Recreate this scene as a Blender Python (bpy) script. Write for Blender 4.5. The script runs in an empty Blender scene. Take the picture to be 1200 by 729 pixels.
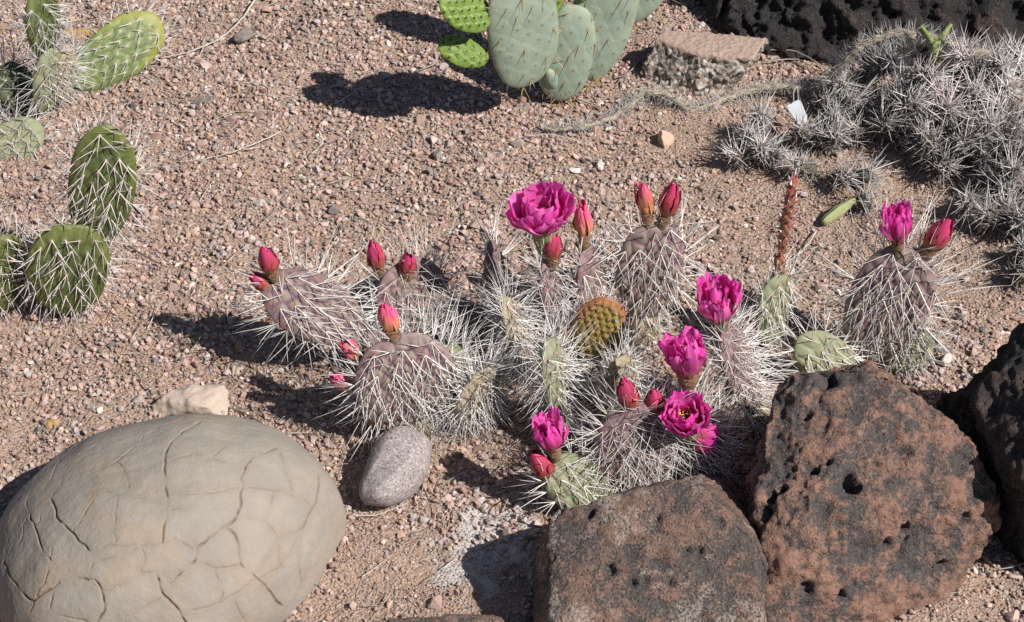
import bpy, bmesh, math, random
import numpy as np
from mathutils import Vector, Matrix, Euler
from mathutils.bvhtree import BVHTree
random.seed(7)
RNG = np.random.default_rng(11)
SC = bpy.context.scene
COL = SC.collection
PI = math.pi

# ------------------------------------------------------------------ camera
H, LENS, PITCH = 1.50, 80.0, math.radians(40)
CAM = np.array([0.0, 0.0, H])
cs, sn = math.cos(PITCH), math.sin(PITCH)
RIGHT = np.array([1.0, 0, 0]); UPV = np.array([0, sn, cs]); FWD = np.array([0, cs, -sn])

def ray(px, py):
    x = (px - 600) / 1200 * 36 / LENS
    y = (364.5 - py) / 1200 * 36 / LENS
    return RIGHT * x + UPV * y + FWD

def G(px, py, z=0.0):                    # world point at height z seen at a photo pixel
    d = ray(px, py); t = (z - H) / d[2]
    return CAM + d * t

def Q(px, py, g):                        # world point seen at a pixel, standing over ground row g
    Y = G(px, g)[1]; d = ray(px, py)
    return CAM + d * (Y / d[1])

def pxs(p):                              # metres per photo pixel at a point
    return float(np.dot(np.asarray(p) - CAM, FWD)) * 36 / LENS / 1200

def nrm(v):
    v = np.asarray(v, float); return v / (np.linalg.norm(v, axis=-1, keepdims=True) + 1e-12)

# ------------------------------------------------------------------ noise
def _h(i, j, k, s):
    n = (i.astype(np.int64) * 374761393 + j.astype(np.int64) * 668265263 + k.astype(np.int64) * 2147483647 + s * 974634777) & 0xffffffff
    n = ((n ^ (n >> 13)) * 1274126177) & 0xffffffff
    n = ((n ^ (n >> 16)) * 2246822519) & 0xffffffff
    return ((n ^ (n >> 15)) & 0xffffff) / float(0xffffff)

def vnoise(p, s=0):
    p = np.asarray(p, float); f = np.floor(p); t = p - f; t = t * t * t * (t * (t * 6 - 15) + 10)
    i, j, k = f[:, 0], f[:, 1], f[:, 2]; r = 0
    for a in (0, 1):
        wa = t[:, 0] if a else 1 - t[:, 0]
        for b in (0, 1):
            wb = t[:, 1] if b else 1 - t[:, 1]
            for c in (0, 1):
                wc = t[:, 2] if c else 1 - t[:, 2]
                r = r + wa * wb * wc * _h(i + a, j + b, k + c, s)
    return r * 2 - 1

def fbm(p, o=4, s=0, g=0.5):
    r, a, p = 0, 1.0, np.asarray(p, float)
    for n in range(o):
        r = r + a * vnoise(p, s + n * 17); a *= g; p = p * 2.03 + 3.7
    return r

def worley(p, s=0):                      # nearest feature distance, second distance, id of the nearest
    p = np.asarray(p, float); f = np.floor(p)
    d1 = np.full(len(p), 9.0); d2 = d1.copy(); idn = np.zeros(len(p))
    for a in (-1, 0, 1):
        for b in (-1, 0, 1):
            for c in (-1, 0, 1):
                q = f + np.array([a, b, c])
                o = np.stack([_h(q[:, 0], q[:, 1], q[:, 2], s + m) for m in (1, 2, 3)], 1)
                d = np.linalg.norm(q + o - p, axis=1)
                hid = _h(q[:, 0], q[:, 1], q[:, 2], s + 9)
                near = d < d1
                d2 = np.where(near, d1, np.minimum(d2, d)); idn = np.where(near, hid, idn); d1 = np.where(near, d, d1)
    return d1, d2, idn

def sstep(a, b, x):
    t = np.clip((x - a) / (b - a), 0, 1); return t * t * (3 - 2 * t)

# ------------------------------------------------------------------ mesh building
class MB:
    def __init__(s): s.v = []; s.f = []; s.n = 0; s.at = {}
    def add(s, v, faces, **at):          # faces: list of int arrays (m,3) or (m,4)
        v = np.asarray(v, float).reshape(-1, 3)
        for f in faces:
            if len(f): s.f.append(np.asarray(f, int) + s.n)
        s.v.append(v)
        for k, a in at.items():
            s.at.setdefault(k, []).append((s.n, np.asarray(a, float)))
        s.n += len(v)
    def build(s, name, mat, parent=None, org=(0, 0, 0), smooth=True):
        me = bpy.data.meshes.new(name)
        v = np.concatenate(s.v) - np.asarray(org, float)
        me.vertices.add(len(v)); me.vertices.foreach_set('co', v.ravel())
        loops = np.concatenate([f.ravel() for f in s.f])
        tot = np.concatenate([np.full(len(f), f.shape[1]) for f in s.f])
        me.loops.add(len(loops)); me.loops.foreach_set('vertex_index', loops.astype(np.int32))
        me.polygons.add(len(tot))
        st = np.concatenate([[0], np.cumsum(tot)[:-1]])
        me.polygons.foreach_set('loop_start', st.astype(np.int32))
        me.polygons.foreach_set('loop_total', tot.astype(np.int32))
        me.polygons.foreach_set('use_smooth', np.full(len(tot), smooth))
        for k, ch in s.at.items():
            vec = any(a.ndim == 2 for _, a in ch)
            if vec:
                d = np.ones((s.n, 4))
                for o, a in ch: d[o:o + len(a), :3] = a
                me.attributes.new(k, 'FLOAT_COLOR', 'POINT').data.foreach_set('color', d.ravel())
            else:
                d = np.zeros(s.n)
                for o, a in ch: d[o:o + len(a)] = a
                me.attributes.new(k, 'FLOAT', 'POINT').data.foreach_set('value', d)
        me.update(calc_edges=True); me.validate()
        me.materials.append(mat)
        ob = bpy.data.objects.new(name, me); COL.objects.link(ob)
        if parent is not None: ob.parent = parent
        return ob

def tag(o, label=None, cat=None, group=None, kind=None):
    if label: o['label'] = label
    if cat: o['category'] = cat
    if group: o['group'] = group
    if kind: o['kind'] = kind
    return o

def empty(name, loc):
    o = bpy.data.objects.new(name, None); COL.objects.link(o); o.location = [float(c) for c in loc]
    o.empty_display_size = 0.02
    return o

def spines(mb, P, D, Ln, R, bend=0.12, col=None, seg=2, brown=0.0):
    """slender tapering three-sided spines, all at once"""
    n = len(P)
    if n == 0: return
    P = np.asarray(P); D = nrm(D); Ln = np.asarray(Ln)[:, None]; R = np.asarray(R)[:, None]
    ref = np.where(np.abs(D[:, 2:3]) < .9, np.array([[0, 0, 1.0]]), np.array([[1.0, 0, 0]]))
    U = nrm(np.cross(D, ref)); W = np.cross(D, U)
    ba = RNG.uniform(0, 2 * PI, (n, 1)); B = (U * np.cos(ba) + W * np.sin(ba)) * bend * RNG.normal(0, 1, (n, 1))
    rings = []
    for k in range(seg):
        t = k / seg
        c = P + D * Ln * t + B * Ln * t * t
        for a in range(3):
            an = a * 2 * PI / 3
            rings.append(c + (U * math.cos(an) + W * math.sin(an)) * R * (1 - t * .8))
    rings.append(P + D * Ln + B * Ln)
    V = np.stack(rings, 1); m = V.shape[1]
    base = (np.arange(n) * m)[:, None]
    q = []; tr = []
    for k in range(seg - 1):
        for a in range(3):
            b = (a + 1) % 3
            q.append(base + np.array([k * 3 + a, k * 3 + b, k * 3 + 3 + b, k * 3 + 3 + a]))
    k = seg - 1
    for a in range(3): tr.append(base + np.array([k * 3 + a, k * 3 + (a + 1) % 3, m - 1]))
    if col is None: col = np.full((n, 3), .7)
    C = np.repeat(np.asarray(col, float)[:, None, :], m, 1)
    if brown:
        C[:, :3] = C[:, :3] * (1 - brown) + np.array([.20, .09, .05]) * brown
    mb.add(V.reshape(-1, 3), [np.concatenate(q) if q else [], np.concatenate(tr)], tint=C.reshape(-1, 3))

ICO = None
def ico(sub):
    bm = bmesh.new(); bmesh.ops.create_icosphere(bm, subdivisions=sub, radius=1)
    v = np.array([x.co[:] for x in bm.verts]); f = np.array([[q.index for q in p.verts] for p in bm.faces]); bm.free()
    return v, f

def tube(mb, pts, rad, ns=7, tint=None, res=8, rough=0.0):
    """a round tube along a smooth path; rad is one radius per point"""
    pts = np.asarray(pts, float); n = len(pts); rad = np.broadcast_to(np.asarray(rad, float), (n,))
    P = []; Rr = []
    for i in range(n - 1):
        p0, p1, p2, p3 = pts[max(i - 1, 0)], pts[i], pts[i + 1], pts[min(i + 2, n - 1)]
        for t in np.linspace(0, 1, res, endpoint=False):
            P.append(.5 * (2 * p1 + (p2 - p0) * t + (2 * p0 - 5 * p1 + 4 * p2 - p3) * t * t + (3 * p1 - p0 - 3 * p2 + p3) * t ** 3))
            Rr.append(rad[i] * (1 - t) + rad[i + 1] * t)
    P.append(pts[-1]); Rr.append(rad[-1]); P = np.array(P); Rr = np.array(Rr)
    if rough: P = P + RNG.normal(0, 1, P.shape) * rough
    T = nrm(np.gradient(P, axis=0)); U = nrm(np.cross(T, [0.13, 0.2, 1])); W = np.cross(T, U)
    an = np.arange(ns) * 2 * PI / ns
    rr = Rr[:, None] * (1 + (RNG.uniform(-.18, .18, (len(P), ns)) if rough else 0))
    V = P[:, None, :] + (U[:, None, :] * np.cos(an)[None, :, None] + W[:, None, :] * np.sin(an)[None, :, None]) * np.broadcast_to(rr, (len(P), ns))[:, :, None]
    V = V.reshape(-1, 3); m = len(P)
    i = np.arange(m - 1)[:, None] * ns; j = np.arange(ns)[None, :]; j2 = (j + 1) % ns
    q = np.stack([i + j, i + j2, i + ns + j2, i + ns + j], -1).reshape(-1, 4)
    V = np.concatenate([V, P[:1], P[-1:]])
    c0 = np.stack([np.full(ns, m * ns), (np.arange(ns) + 1) % ns, np.arange(ns)], 1)
    c1 = np.stack([np.full(ns, m * ns + 1), (m - 1) * ns + np.arange(ns), (m - 1) * ns + (np.arange(ns) + 1) % ns], 1)
    at = {}
    if tint is not None: at['tint'] = np.tile(np.asarray(tint, float), (len(V), 1)) * RNG.uniform(.8, 1.2, (len(V), 1))
    mb.add(V, [q, np.concatenate([c0, c1])], **at)
    return P, T

# ------------------------------------------------------------------ materials
class NT:
    def __init__(s, name):
        s.m = bpy.data.materials.new(name); s.m.use_nodes = True; s.t = s.m.node_tree
        s.b = s.t.nodes['Principled BSDF']; s.out = s.t.nodes['Material Output']
    def n(s, typ, **kw):
        x = s.t.nodes.new(typ)
        for k, v in kw.items():
            if k.startswith('i_'):
                k = k[2:]; k = int(k) if k.isdigit() else k.replace('_', ' ')
                if isinstance(v, bpy.types.NodeSocket): s.t.links.new(v, x.inputs[k])
                else: x.inputs[k].default_value = v
            else: setattr(x, k, v)
        return x
    def attr(s, name, fac=False):
        x = s.n('ShaderNodeAttribute', attribute_name=name); return x.outputs['Fac' if fac else 'Color']
    def obj(s): return s.n('ShaderNodeTexCoord').outputs['Object']
    def noise(s, scale, detail=4, rough=.55, vec=None, dist=0):
        x = s.n('ShaderNodeTexNoise', i_Scale=scale, i_Detail=detail, i_Roughness=rough, i_Distortion=dist)
        s.t.links.new(vec if vec is not None else s.obj(), x.inputs['Vector']); return x.outputs['Fac']
    def voro(s, scale, feat='F1', out='Distance', vec=None, rnd=1):
        x = s.n('ShaderNodeTexVoronoi', feature=feat, i_Scale=scale, i_Randomness=rnd)
        s.t.links.new(vec if vec is not None else s.obj(), x.inputs['Vector']); return x.outputs[out]
    def ramp(s, f, *stops):
        x = s.n('ShaderNodeValToRGB'); s.t.links.new(f, x.inputs[0]); e = x.color_ramp.elements
        while len(e) < len(stops): e.new(.5)
        for q, (p, c) in zip(e, stops):
            q.position = p; q.color = (*c, 1) if not isinstance(c, (int, float)) else (c, c, c, 1)
        return x.outputs[0]
    def mix(s, f, a, b, mode='MIX'):
        x = s.n('ShaderNodeMix', data_type='RGBA', blend_type=mode)
        for idx, v in ((0, f), (6, a), (7, b)):
            if isinstance(v, bpy.types.NodeSocket): s.t.links.new(v, x.inputs[idx])
            else: x.inputs[idx].default_value = v if idx == 0 else ((*v, 1) if not isinstance(v, (int, float)) else (v, v, v, 1))
        return x.outputs[2]
    def math(s, op, a, b=0.0):
        x = s.n('ShaderNodeMath', operation=op)
        for i, v in enumerate((a, b)):
            if isinstance(v, bpy.types.NodeSocket): s.t.links.new(v, x.inputs[i])
            else: x.inputs[i].default_value = v
        return x.outputs[0]
    def bump(s, h, strength=.5, dist=.001, normal=None):
        x = s.n('ShaderNodeBump', i_Strength=strength, i_Distance=dist); s.t.links.new(h, x.inputs['Height'])
        if normal is not None: s.t.links.new(normal, x.inputs['Normal'])
        return x.outputs['Normal']
    def done(s, col, rough=.9, normal=None, spec=.3, trans=None):
        def put(sock, v):
            if isinstance(v, bpy.types.NodeSocket): s.t.links.new(v, sock)
            else: sock.default_value = (*v, 1) if isinstance(v, tuple) else v
        put(s.b.inputs['Base Color'], col); put(s.b.inputs['Roughness'], rough); s.b.inputs['Specular IOR Level'].default_value = spec
        if normal is not None: s.t.links.new(normal, s.b.inputs['Normal'])
        if trans is not None:
            tr = s.n('ShaderNodeBsdfTranslucent'); put(tr.inputs[0], col)
            mx = s.n('ShaderNodeMixShader', i_0=trans)
            s.t.links.new(s.b.outputs[0], mx.inputs[1]); s.t.links.new(tr.outputs[0], mx.inputs[2]); s.t.links.new(mx.outputs[0], s.out.inputs[0])
        return s.m
# ------------------------------------------------------------------ camera, sun, sky
cd = bpy.data.cameras.new('camera'); cam = bpy.data.objects.new('camera', cd); COL.objects.link(cam)
cam.location = (0, 0, H); cam.rotation_euler = (PI / 2 - PITCH, 0, 0)
cd.lens = LENS; cd.sensor_width = 36; cd.clip_end = 500; cd.clip_start = .05
SC.camera = cam
SHX, SHY, ELEV = -1.0, 0.60, math.radians(45)
sd = nrm(np.array([SHX, SHY, 0])) * math.cos(ELEV); sd[2] = -math.sin(ELEV)     # travel direction of the light
sl = bpy.data.lights.new('sun', 'SUN'); sl.energy = 5.0; sl.angle = math.radians(.53); sl.color = (1, .955, .89)
so = bpy.data.objects.new('sun', sl); COL.objects.link(so); so.location = (2, -1, 3)
so.rotation_euler = Vector(sd).to_track_quat('-Z', 'Y').to_euler()
w = bpy.data.worlds.new('World'); SC.world = w; w.use_nodes = True
wt = w.node_tree; bg = wt.nodes['Background']; sky = wt.nodes.new('ShaderNodeTexSky'); sky.sky_type = 'NISHITA'; sky.sun_disc = False
sky.sun_elevation = ELEV; sky.sun_rotation = math.atan2(-sd[0], -sd[1]); sky.air_density = 1; sky.dust_density = .6
wt.links.new(sky.outputs[0], bg.inputs[0]); bg.inputs[1].default_value = .05
vs = SC.view_settings; SC.display_settings.display_device = 'sRGB'; vs.view_transform = 'Standard'; vs.look = 'None'; vs.exposure = .27; vs.gamma = 1
SC.cycles.max_bounces = 6; SC.cycles.use_denoising = False

# ------------------------------------------------------------------ ground
def hz(x, y):
    x = np.atleast_1d(x); y = np.atleast_1d(y); p = np.stack([x, y, x * 0], 1)
    return .007 * fbm(p * 6.0, 3, 5) + .0025 * fbm(p * 30, 2, 8)

def spot(x, y, px, py, rx, ry):          # soft ellipse on the ground round a photo pixel
    c = G(px, py); s = pxs(c); return np.exp(-(((x - c[0]) / (rx * s)) ** 2 + ((y - c[1]) / (ry * s * 1.45)) ** 2))

def bare(x, y):                          # how much bare earth shows
    b = 0
    for a in ((880, 210, 90, 45), (960, 270, 150, 50), (1060, 320, 130, 60), (1150, 330, 90, 40), (830, 150, 70, 35), (930, 115, 70, 25), (730, 40, 40, 50),
              (20, 520, 60, 50), (480, 680, 90, 45), (440, 620, 45, 40), (560, 700, 60, 40), (1130, 720, 120, 40), (430, 720, 80, 30), (1010, 190, 60, 30), (770, 170, 40, 20), (640, 520, 110, 60),
              (1110, 230, 90, 40)):
        b = b + spot(x, y, *a)
    p = np.stack([x, y, x * 0], 1)
    return np.clip(b * .80 + .20 * fbm(p * 8, 3, 77) - .02, 0, 1)

def chalk(x, y):                         # lime dust spilt on the earth
    p = np.stack([x, y, x * 0], 1)
    c = spot(x, y, 575, 640, 60, 42) + spot(x, y, 525, 680, 22, 12) + .8 * spot(x, y, 560, 608, 24, 10)
    return np.clip(sstep(.3, .85, c + .45 * fbm(p * 55, 4, 31)), 0, 1)

X0, X1, Y0, Y1, ST = -.92, .92, 1.1, 2.75, .0042
gx = np.arange(X0, X1 + ST, ST); gy = np.arange(Y0, Y1 + ST, ST)
XX, YY = np.meshgrid(gx, gy); xx, yy = XX.ravel(), YY.ravel()
edge = np.minimum.reduce([xx - X0, gx[-1] - xx, yy - Y0, gy[-1] - yy])
gp = np.stack([xx, yy, xx * 0], 1)
zz = (hz(xx, yy) + .0007 * fbm(gp * 70, 2, 3)) * sstep(0, .06, edge) - .0
nx, ny = len(gx), len(gy)
i, j = np.meshgrid(np.arange(nx - 1), np.arange(ny - 1)); k = (j * nx + i).ravel()
quads = np.stack([k, k + 1, k + nx + 1, k + nx], 1)
mb = MB(); mb.add(np.stack([xx, yy, zz], 1), [quads], bare=bare(xx, yy), chalk=chalk(xx, yy))
# the rest of the garden's ground, out to the horizon, stitched round the fine sheet
xe, ye = gx[-1], gy[-1]
B = 60.0
o = [(-B, -B), (X0, -B), (xe, -B), (B, -B), (-B, Y0), (X0, Y0), (xe, Y0), (B, Y0), (-B, ye), (X0, ye), (xe, ye), (B, ye), (-B, B), (X0, B), (xe, B), (B, B)]
f = [[r * 4 + c, r * 4 + c + 1, r * 4 + c + 5, r * 4 + c + 4] for r in range(3) for c in range(3) if (r, c) != (1, 1)]
mb.add([(a, b, 0) for a, b in o], [np.array(f)], bare=np.full(16, .3), chalk=np.zeros(16))
g = NT('earth')
grit = g.voro(330, out='Color'); gd = g.voro(330)
n1 = g.noise(14, 5); n2 = g.noise(170, 4, .65)
soil = g.mix(n1, (.315, .210, .155), (.41, .295, .232))
soil = g.mix(g.math('MULTIPLY', g.ramp(n2, (.35, 0), (.75, 1)), .55), soil, (.36, .26, .195))
sep = g.n('ShaderNodeSeparateColor'); g.t.links.new(grit, sep.inputs[0])
soil = g.mix(g.math('MULTIPLY', g.ramp(sep.outputs[0], (.55, 0), (.62, 1)), .6), soil, g.mix(sep.outputs[1], (.20, .14, .11), (.46, .37, .30)))
soil = g.mix(g.attr('chalk', True), soil, g.mix(n2, (.36, .33, .31), (.60, .58, .56)))
hgt = g.math('ADD', g.math('MULTIPLY', gd, -1.0), g.math('MULTIPLY', n2, 1.2))
M_SOIL = g.done(soil, .95, g.bump(hgt, .9, .0022), .15)
ground = mb.build('ground', M_SOIL); tag(ground, kind='structure')

# ------------------------------------------------------------------ gravel
PAL = np.array([(.41, .290, .250), (.45, .335, .300), (.335, .215, .18), (.31, .180, .145), (.50, .41, .375), (.36, .31, .295), (.24, .20, .185),
                (.62, .57, .52), (.40, .27, .17), (.125, .11, .105), (.46, .32, .26), (.36, .24, .195)])
PW = np.array([20, 15, 16, 12, 7, 9, 7, 1.1, 3.5, 4, 10, 12.]); PW /= PW.sum()
v1, f1 = ico(1); v2, f2 = ico(2)
oc_v = np.array([(1, 0, 0), (-1, 0, 0), (0, 1, 0), (0, -1, 0), (0, 0, 1), (0, 0, -1.)]); oc_f = np.array([(0, 2, 4), (2, 1, 4), (1, 3, 4), (3, 0, 4), (2, 0, 5), (1, 2, 5), (3, 1, 5), (0, 3, 5)])

def chip(v, cuts, rg, jit=.12):          # knock flat facets off a ball: an angular stone
    v = v * (1 + rg.uniform(-jit, jit, (len(v), 1)))
    for _ in range(cuts):
        n = nrm(rg.normal(0, 1, 3)); d = rg.uniform(.38, .75); h = v @ n
        v = v - np.maximum(h - d, 0)[:, None] * n
    return v * np.array([1, rg.uniform(.65, .95), rg.uniform(.5, .8)])

def rots(n, rg, flat=.5):
    a = rg.uniform(0, 2 * PI, n); b = rg.normal(0, flat, n); c = rg.normal(0, flat, n)
    ca, sa, cb, sb, cc, sc_ = np.cos(a), np.sin(a), np.cos(b), np.sin(b), np.cos(c), np.sin(c)
    R = np.zeros((n, 3, 3))
    R[:, 0, 0] = ca * cb; R[:, 0, 1] = ca * sb * sc_ - sa * cc; R[:, 0, 2] = ca * sb * cc + sa * sc_
    R[:, 1, 0] = sa * cb; R[:, 1, 1] = sa * sb * sc_ + ca * cc; R[:, 1, 2] = sa * sb * cc - ca * sc_
    R[:, 2, 0] = -sb; R[:, 2, 1] = cb * sc_; R[:, 2, 2] = cb * cc
    return R

def scatter(mb, n, tv, tf, cuts, rlo, rhi, pw, keep, lift, ext, rg):
    x = rg.uniform(ext[0], ext[1], n); y = rg.uniform(ext[2], ext[3], n)
    k = keep(x, y, rg); x, y = x[k], y[k]; n = len(x)
    r = rlo + (rhi - rlo) * rg.uniform(0, 1, n) ** pw
    z = hz(x, y) + r * rg.uniform(*lift, n)
    R = rots(n, rg); tid = rg.integers(0, 24, n)
    T = np.stack([chip(tv, cuts, rg) for _ in range(24)])
    V = np.einsum('nij,nvj->nvi', R, T[tid]) * r[:, None, None] + np.stack([x, y, z], 1)[:, None, :]
    c = PAL[rg.choice(len(PAL), n, p=PW)] * rg.uniform(.80, 1.42, (n, 1)) * (1 + rg.normal(0, .03, (n, 3)))
    ck = chalk(x, y)[:, None] * rg.uniform(.0, .7, (n, 1)); c = c * (1 - ck) + np.array([.53, .50, .48]) * ck
    m = len(tv)
    F = (tf[None] + (np.arange(n) * m)[:, None, None]).reshape(-1, 3)
    mb.add(V.reshape(-1, 3), [F], tint=np.repeat(c, m, 0))

rg = np.random.default_rng(5)
mb = MB(); EXT = (-.86, .86, 1.2, 2.68)
def thin(x, y, rg): return rg.uniform(0, 1, len(x)) > bare(x, y) * 1.0
scatter(mb, 46000, v1, f1, 7, .0023, .0060, 1.7, lambda x, y, r: r.uniform(0, 1, len(x)) > bare(x, y) * .97, (.1, .6), EXT, rg)
scatter(mb, 62000, v1, f1, 6, .0018, .0040, 1.2, lambda x, y, r: r.uniform(0, 1, len(x)) > bare(x, y) * .8, (.1, .7), EXT, rg)
scatter(mb, 170000, oc_v, oc_f, 0, .0006, .0018, 1.5, lambda x, y, r: r.uniform(0, 1, len(x)) < .45 + .55 * bare(x, y), (.2, .8), (-.75, .75, 1.28, 2.5), rg)
scatter(mb, 900, v2, f2, 9, .0052, .0105, 2.2, lambda x, y, r: r.uniform(0, 1, len(x)) > bare(x, y) * .8, (.1, .45), EXT, rg)
g = NT('gravel_stone')
sp = g.noise(900, 3, .7); co = g.mix(g.ramp(sp, (.3, 0), (.7, 1)), g.mix(.22, g.attr('tint'), (.10, .07, .055)), g.mix(.14, g.attr('tint'), (.75, .70, .66)))
M_GRAV = g.done(co, .88, g.bump(sp, .35, .0006), .2)
gravel = mb.build('gravel', M_GRAV, smooth=False); tag(gravel, 'loose pinkish tan crushed gravel covering the garden bed', 'gravel', kind='stuff')

# ------------------------------------------------------------------ dry straw and shed spines lying about
mb = MB(); n = 3400
x = rg.uniform(-.75, .75, n); y = rg.uniform(1.3, 2.5, n)
near = np.zeros(n)
for a in ((560, 470, 230, 110), (90, 250, 200, 170), (180, 60, 160, 80), (940, 110, 160, 50), (1100, 690, 120, 50), (860, 400, 200, 60), (480, 640, 80, 60)): near += spot(x, y, *a)
k = rg.uniform(0, 1, n) < .35 + .65 * np.clip(near, 0, 1); x, y = x[k], y[k]; n = len(x)
a = rg.uniform(0, 2 * PI, n)
P = np.stack([x, y, hz(x, y) + rg.uniform(.003, .007, n)], 1); D = np.stack([np.cos(a), np.sin(a), rg.normal(0, .10, n)], 1)
c = np.array([.52, .47, .41]) * rg.uniform(.45, 1.15, (n, 1)) * (1 + rg.normal(0, .03, (n, 3)))
spines(mb, P, D, rg.uniform(.008, .05, n), rg.uniform(.00035, .0008, n), .22, c, seg=4)
g = NT('dry_straw'); M_STRAW = g.done(g.attr('tint'), .8, None, .2)
straw = mb.build('straw_litter', M_STRAW); tag(straw, 'bleached dry straw and shed cactus spines strewn over the gravel', 'straw', kind='stuff')
# ------------------------------------------------------------------ boulders
def hull_mesh(pts, vox, smooth_it):
    bm = bmesh.new()
    for p in pts: bm.verts.new([float(c) for c in p])
    r = bmesh.ops.convex_hull(bm, input=bm.verts)
    junk = [g_ for g_ in r['geom_interior'] + r['geom_unused'] if isinstance(g_, bmesh.types.BMVert)]
    bmesh.ops.delete(bm, geom=list(set(junk)), context='VERTS')
    bmesh.ops.recalc_face_normals(bm, faces=bm.faces)
    me = bpy.data.meshes.new('tmp'); bm.to_mesh(me); bm.free()
    return remesh(me, vox, smooth_it)

def remesh(me, vox, smooth_it):
    ob = bpy.data.objects.new('tmp', me); COL.objects.link(ob)
    m = ob.modifiers.new('r', 'REMESH'); m.mode = 'VOXEL'; m.voxel_size = vox
    s = ob.modifiers.new('s', 'SMOOTH'); s.factor = .5; s.iterations = smooth_it
    dg = bpy.context.evaluated_depsgraph_get(); out = bpy.data.meshes.new_from_object(ob.evaluated_get(dg))
    bpy.data.objects.remove(ob); bpy.data.meshes.remove(me)
    return out

def arrays(me):
    n = len(me.vertices); v = np.empty(n * 3); me.vertices.foreach_get('co', v); v = v.reshape(-1, 3)
    nn = np.empty(n * 3); me.vertices.foreach_get('normal', nn); nn = nn.reshape(-1, 3)
    return v, nn

def polys(me):
    t = np.empty(len(me.polygons), int); me.polygons.foreach_get('loop_total', t)
    l = np.empty(len(me.loops), int); me.loops.foreach_get('vertex_index', l)
    s = np.concatenate([[0], np.cumsum(t)[:-1]]); out = []
    for k in (3, 4):
        q = s[t == k]
        if len(q): out.append(l[q[:, None] + np.arange(k)])
    return out

def hit(bvh, px, py):                    # the point of a rock that a photo pixel looks at
    d = nrm(ray(px, py)); r = bvh.ray_cast(Vector(CAM), Vector(d))
    if r[0] is None: r = bvh.find_nearest(Vector(CAM + d * 2.1))
    return np.array(r[0])

def seg_dist(v, a, b):
    ab = b - a; t = np.clip(((v - a) @ ab) / (ab @ ab + 1e-12), 0, 1); return np.linalg.norm(v - a - t[:, None] * ab, axis=1)

def rock(name, pts, mat, label, cat='rock', vox=.003, sm=6, amp=(.006, .0022, .0007), fr=(14, 60, 200), pits=(), vesic=0, seed=0, group=None, extra=None, sharp=0.0, blocky=0.0):
    me = hull_mesh(pts, vox, sm); v, nn = arrays(me)
    d = amp[0] * fbm(v * fr[0], 3, seed) + amp[1] * fbm(v * fr[1], 3, seed + 40) + amp[2] * fbm(v * fr[2], 2, seed + 80)
    if sharp:                            # chipped, ridged relief
        d -= sharp * np.abs(fbm(v * fr[0] * 1.7, 3, seed + 120)) + sharp * .5 * np.abs(fbm(v * fr[1], 3, seed + 130))
    if blocky:                           # broken into angular chips of several sizes
        wp = v + .006 * np.stack([vnoise(v * 50, seed + q_) for q_ in (201, 202, 203)], 1)
        for sc_, k_ in ((26, 1.0), (62, .55), (140, .26)):
            d1, d2, cid = worley(wp * sc_, seed + 300); d += blocky * k_ * (np.minimum(d2 - d1, .45) * 1.6 + .9 * cid - .7)
    if vesic:
        for sc_, dp in ((45, 1.0), (95, .55)):
            d1, d2, cid = worley(v * sc_, seed + 7); r = .16 + .22 * (cid * 7 % 1)
            d -= vesic * dp * (cid > .55) * (1 - sstep(r * .6, r, d1))
    base = v.copy(); pit = np.zeros(len(v)); global FACES; FACES = [tuple(q_) for f_ in polys(me) for q_ in f_.tolist()] if pits or extra else None
    if pits: BVH = BVHTree.FromPolygons([Vector(q_) for q_ in v], FACES)
    for px, py, rad, dep in pits:
        c = hit(BVH, px, py); q = np.linalg.norm((base - c) * (1 + .0 * base), axis=1) * (1 + .25 * vnoise(base * 90, 3))
        k = 1 - sstep(rad * .55, rad, q); d -= dep * k; pit = np.maximum(pit, k)
    v = v + nn * d[:, None]
    if extra: v, ex = extra(v, nn)
    org = np.array([v[:, 0].mean(), v[:, 1].mean(), 0])
    mb = MB(); at = {'pit': pit, 'relief': np.clip(.5 + (d - d.mean()) / (5 * d.std() + 1e-9), 0, 1)}
    if extra: at['crack'] = ex
    mb.add(v, polys(me), **at); ob = mb.build(name, mat, org=org); ob.location = org
    bpy.data.meshes.remove(me)
    tag(ob, label, cat, group); return ob

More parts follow.
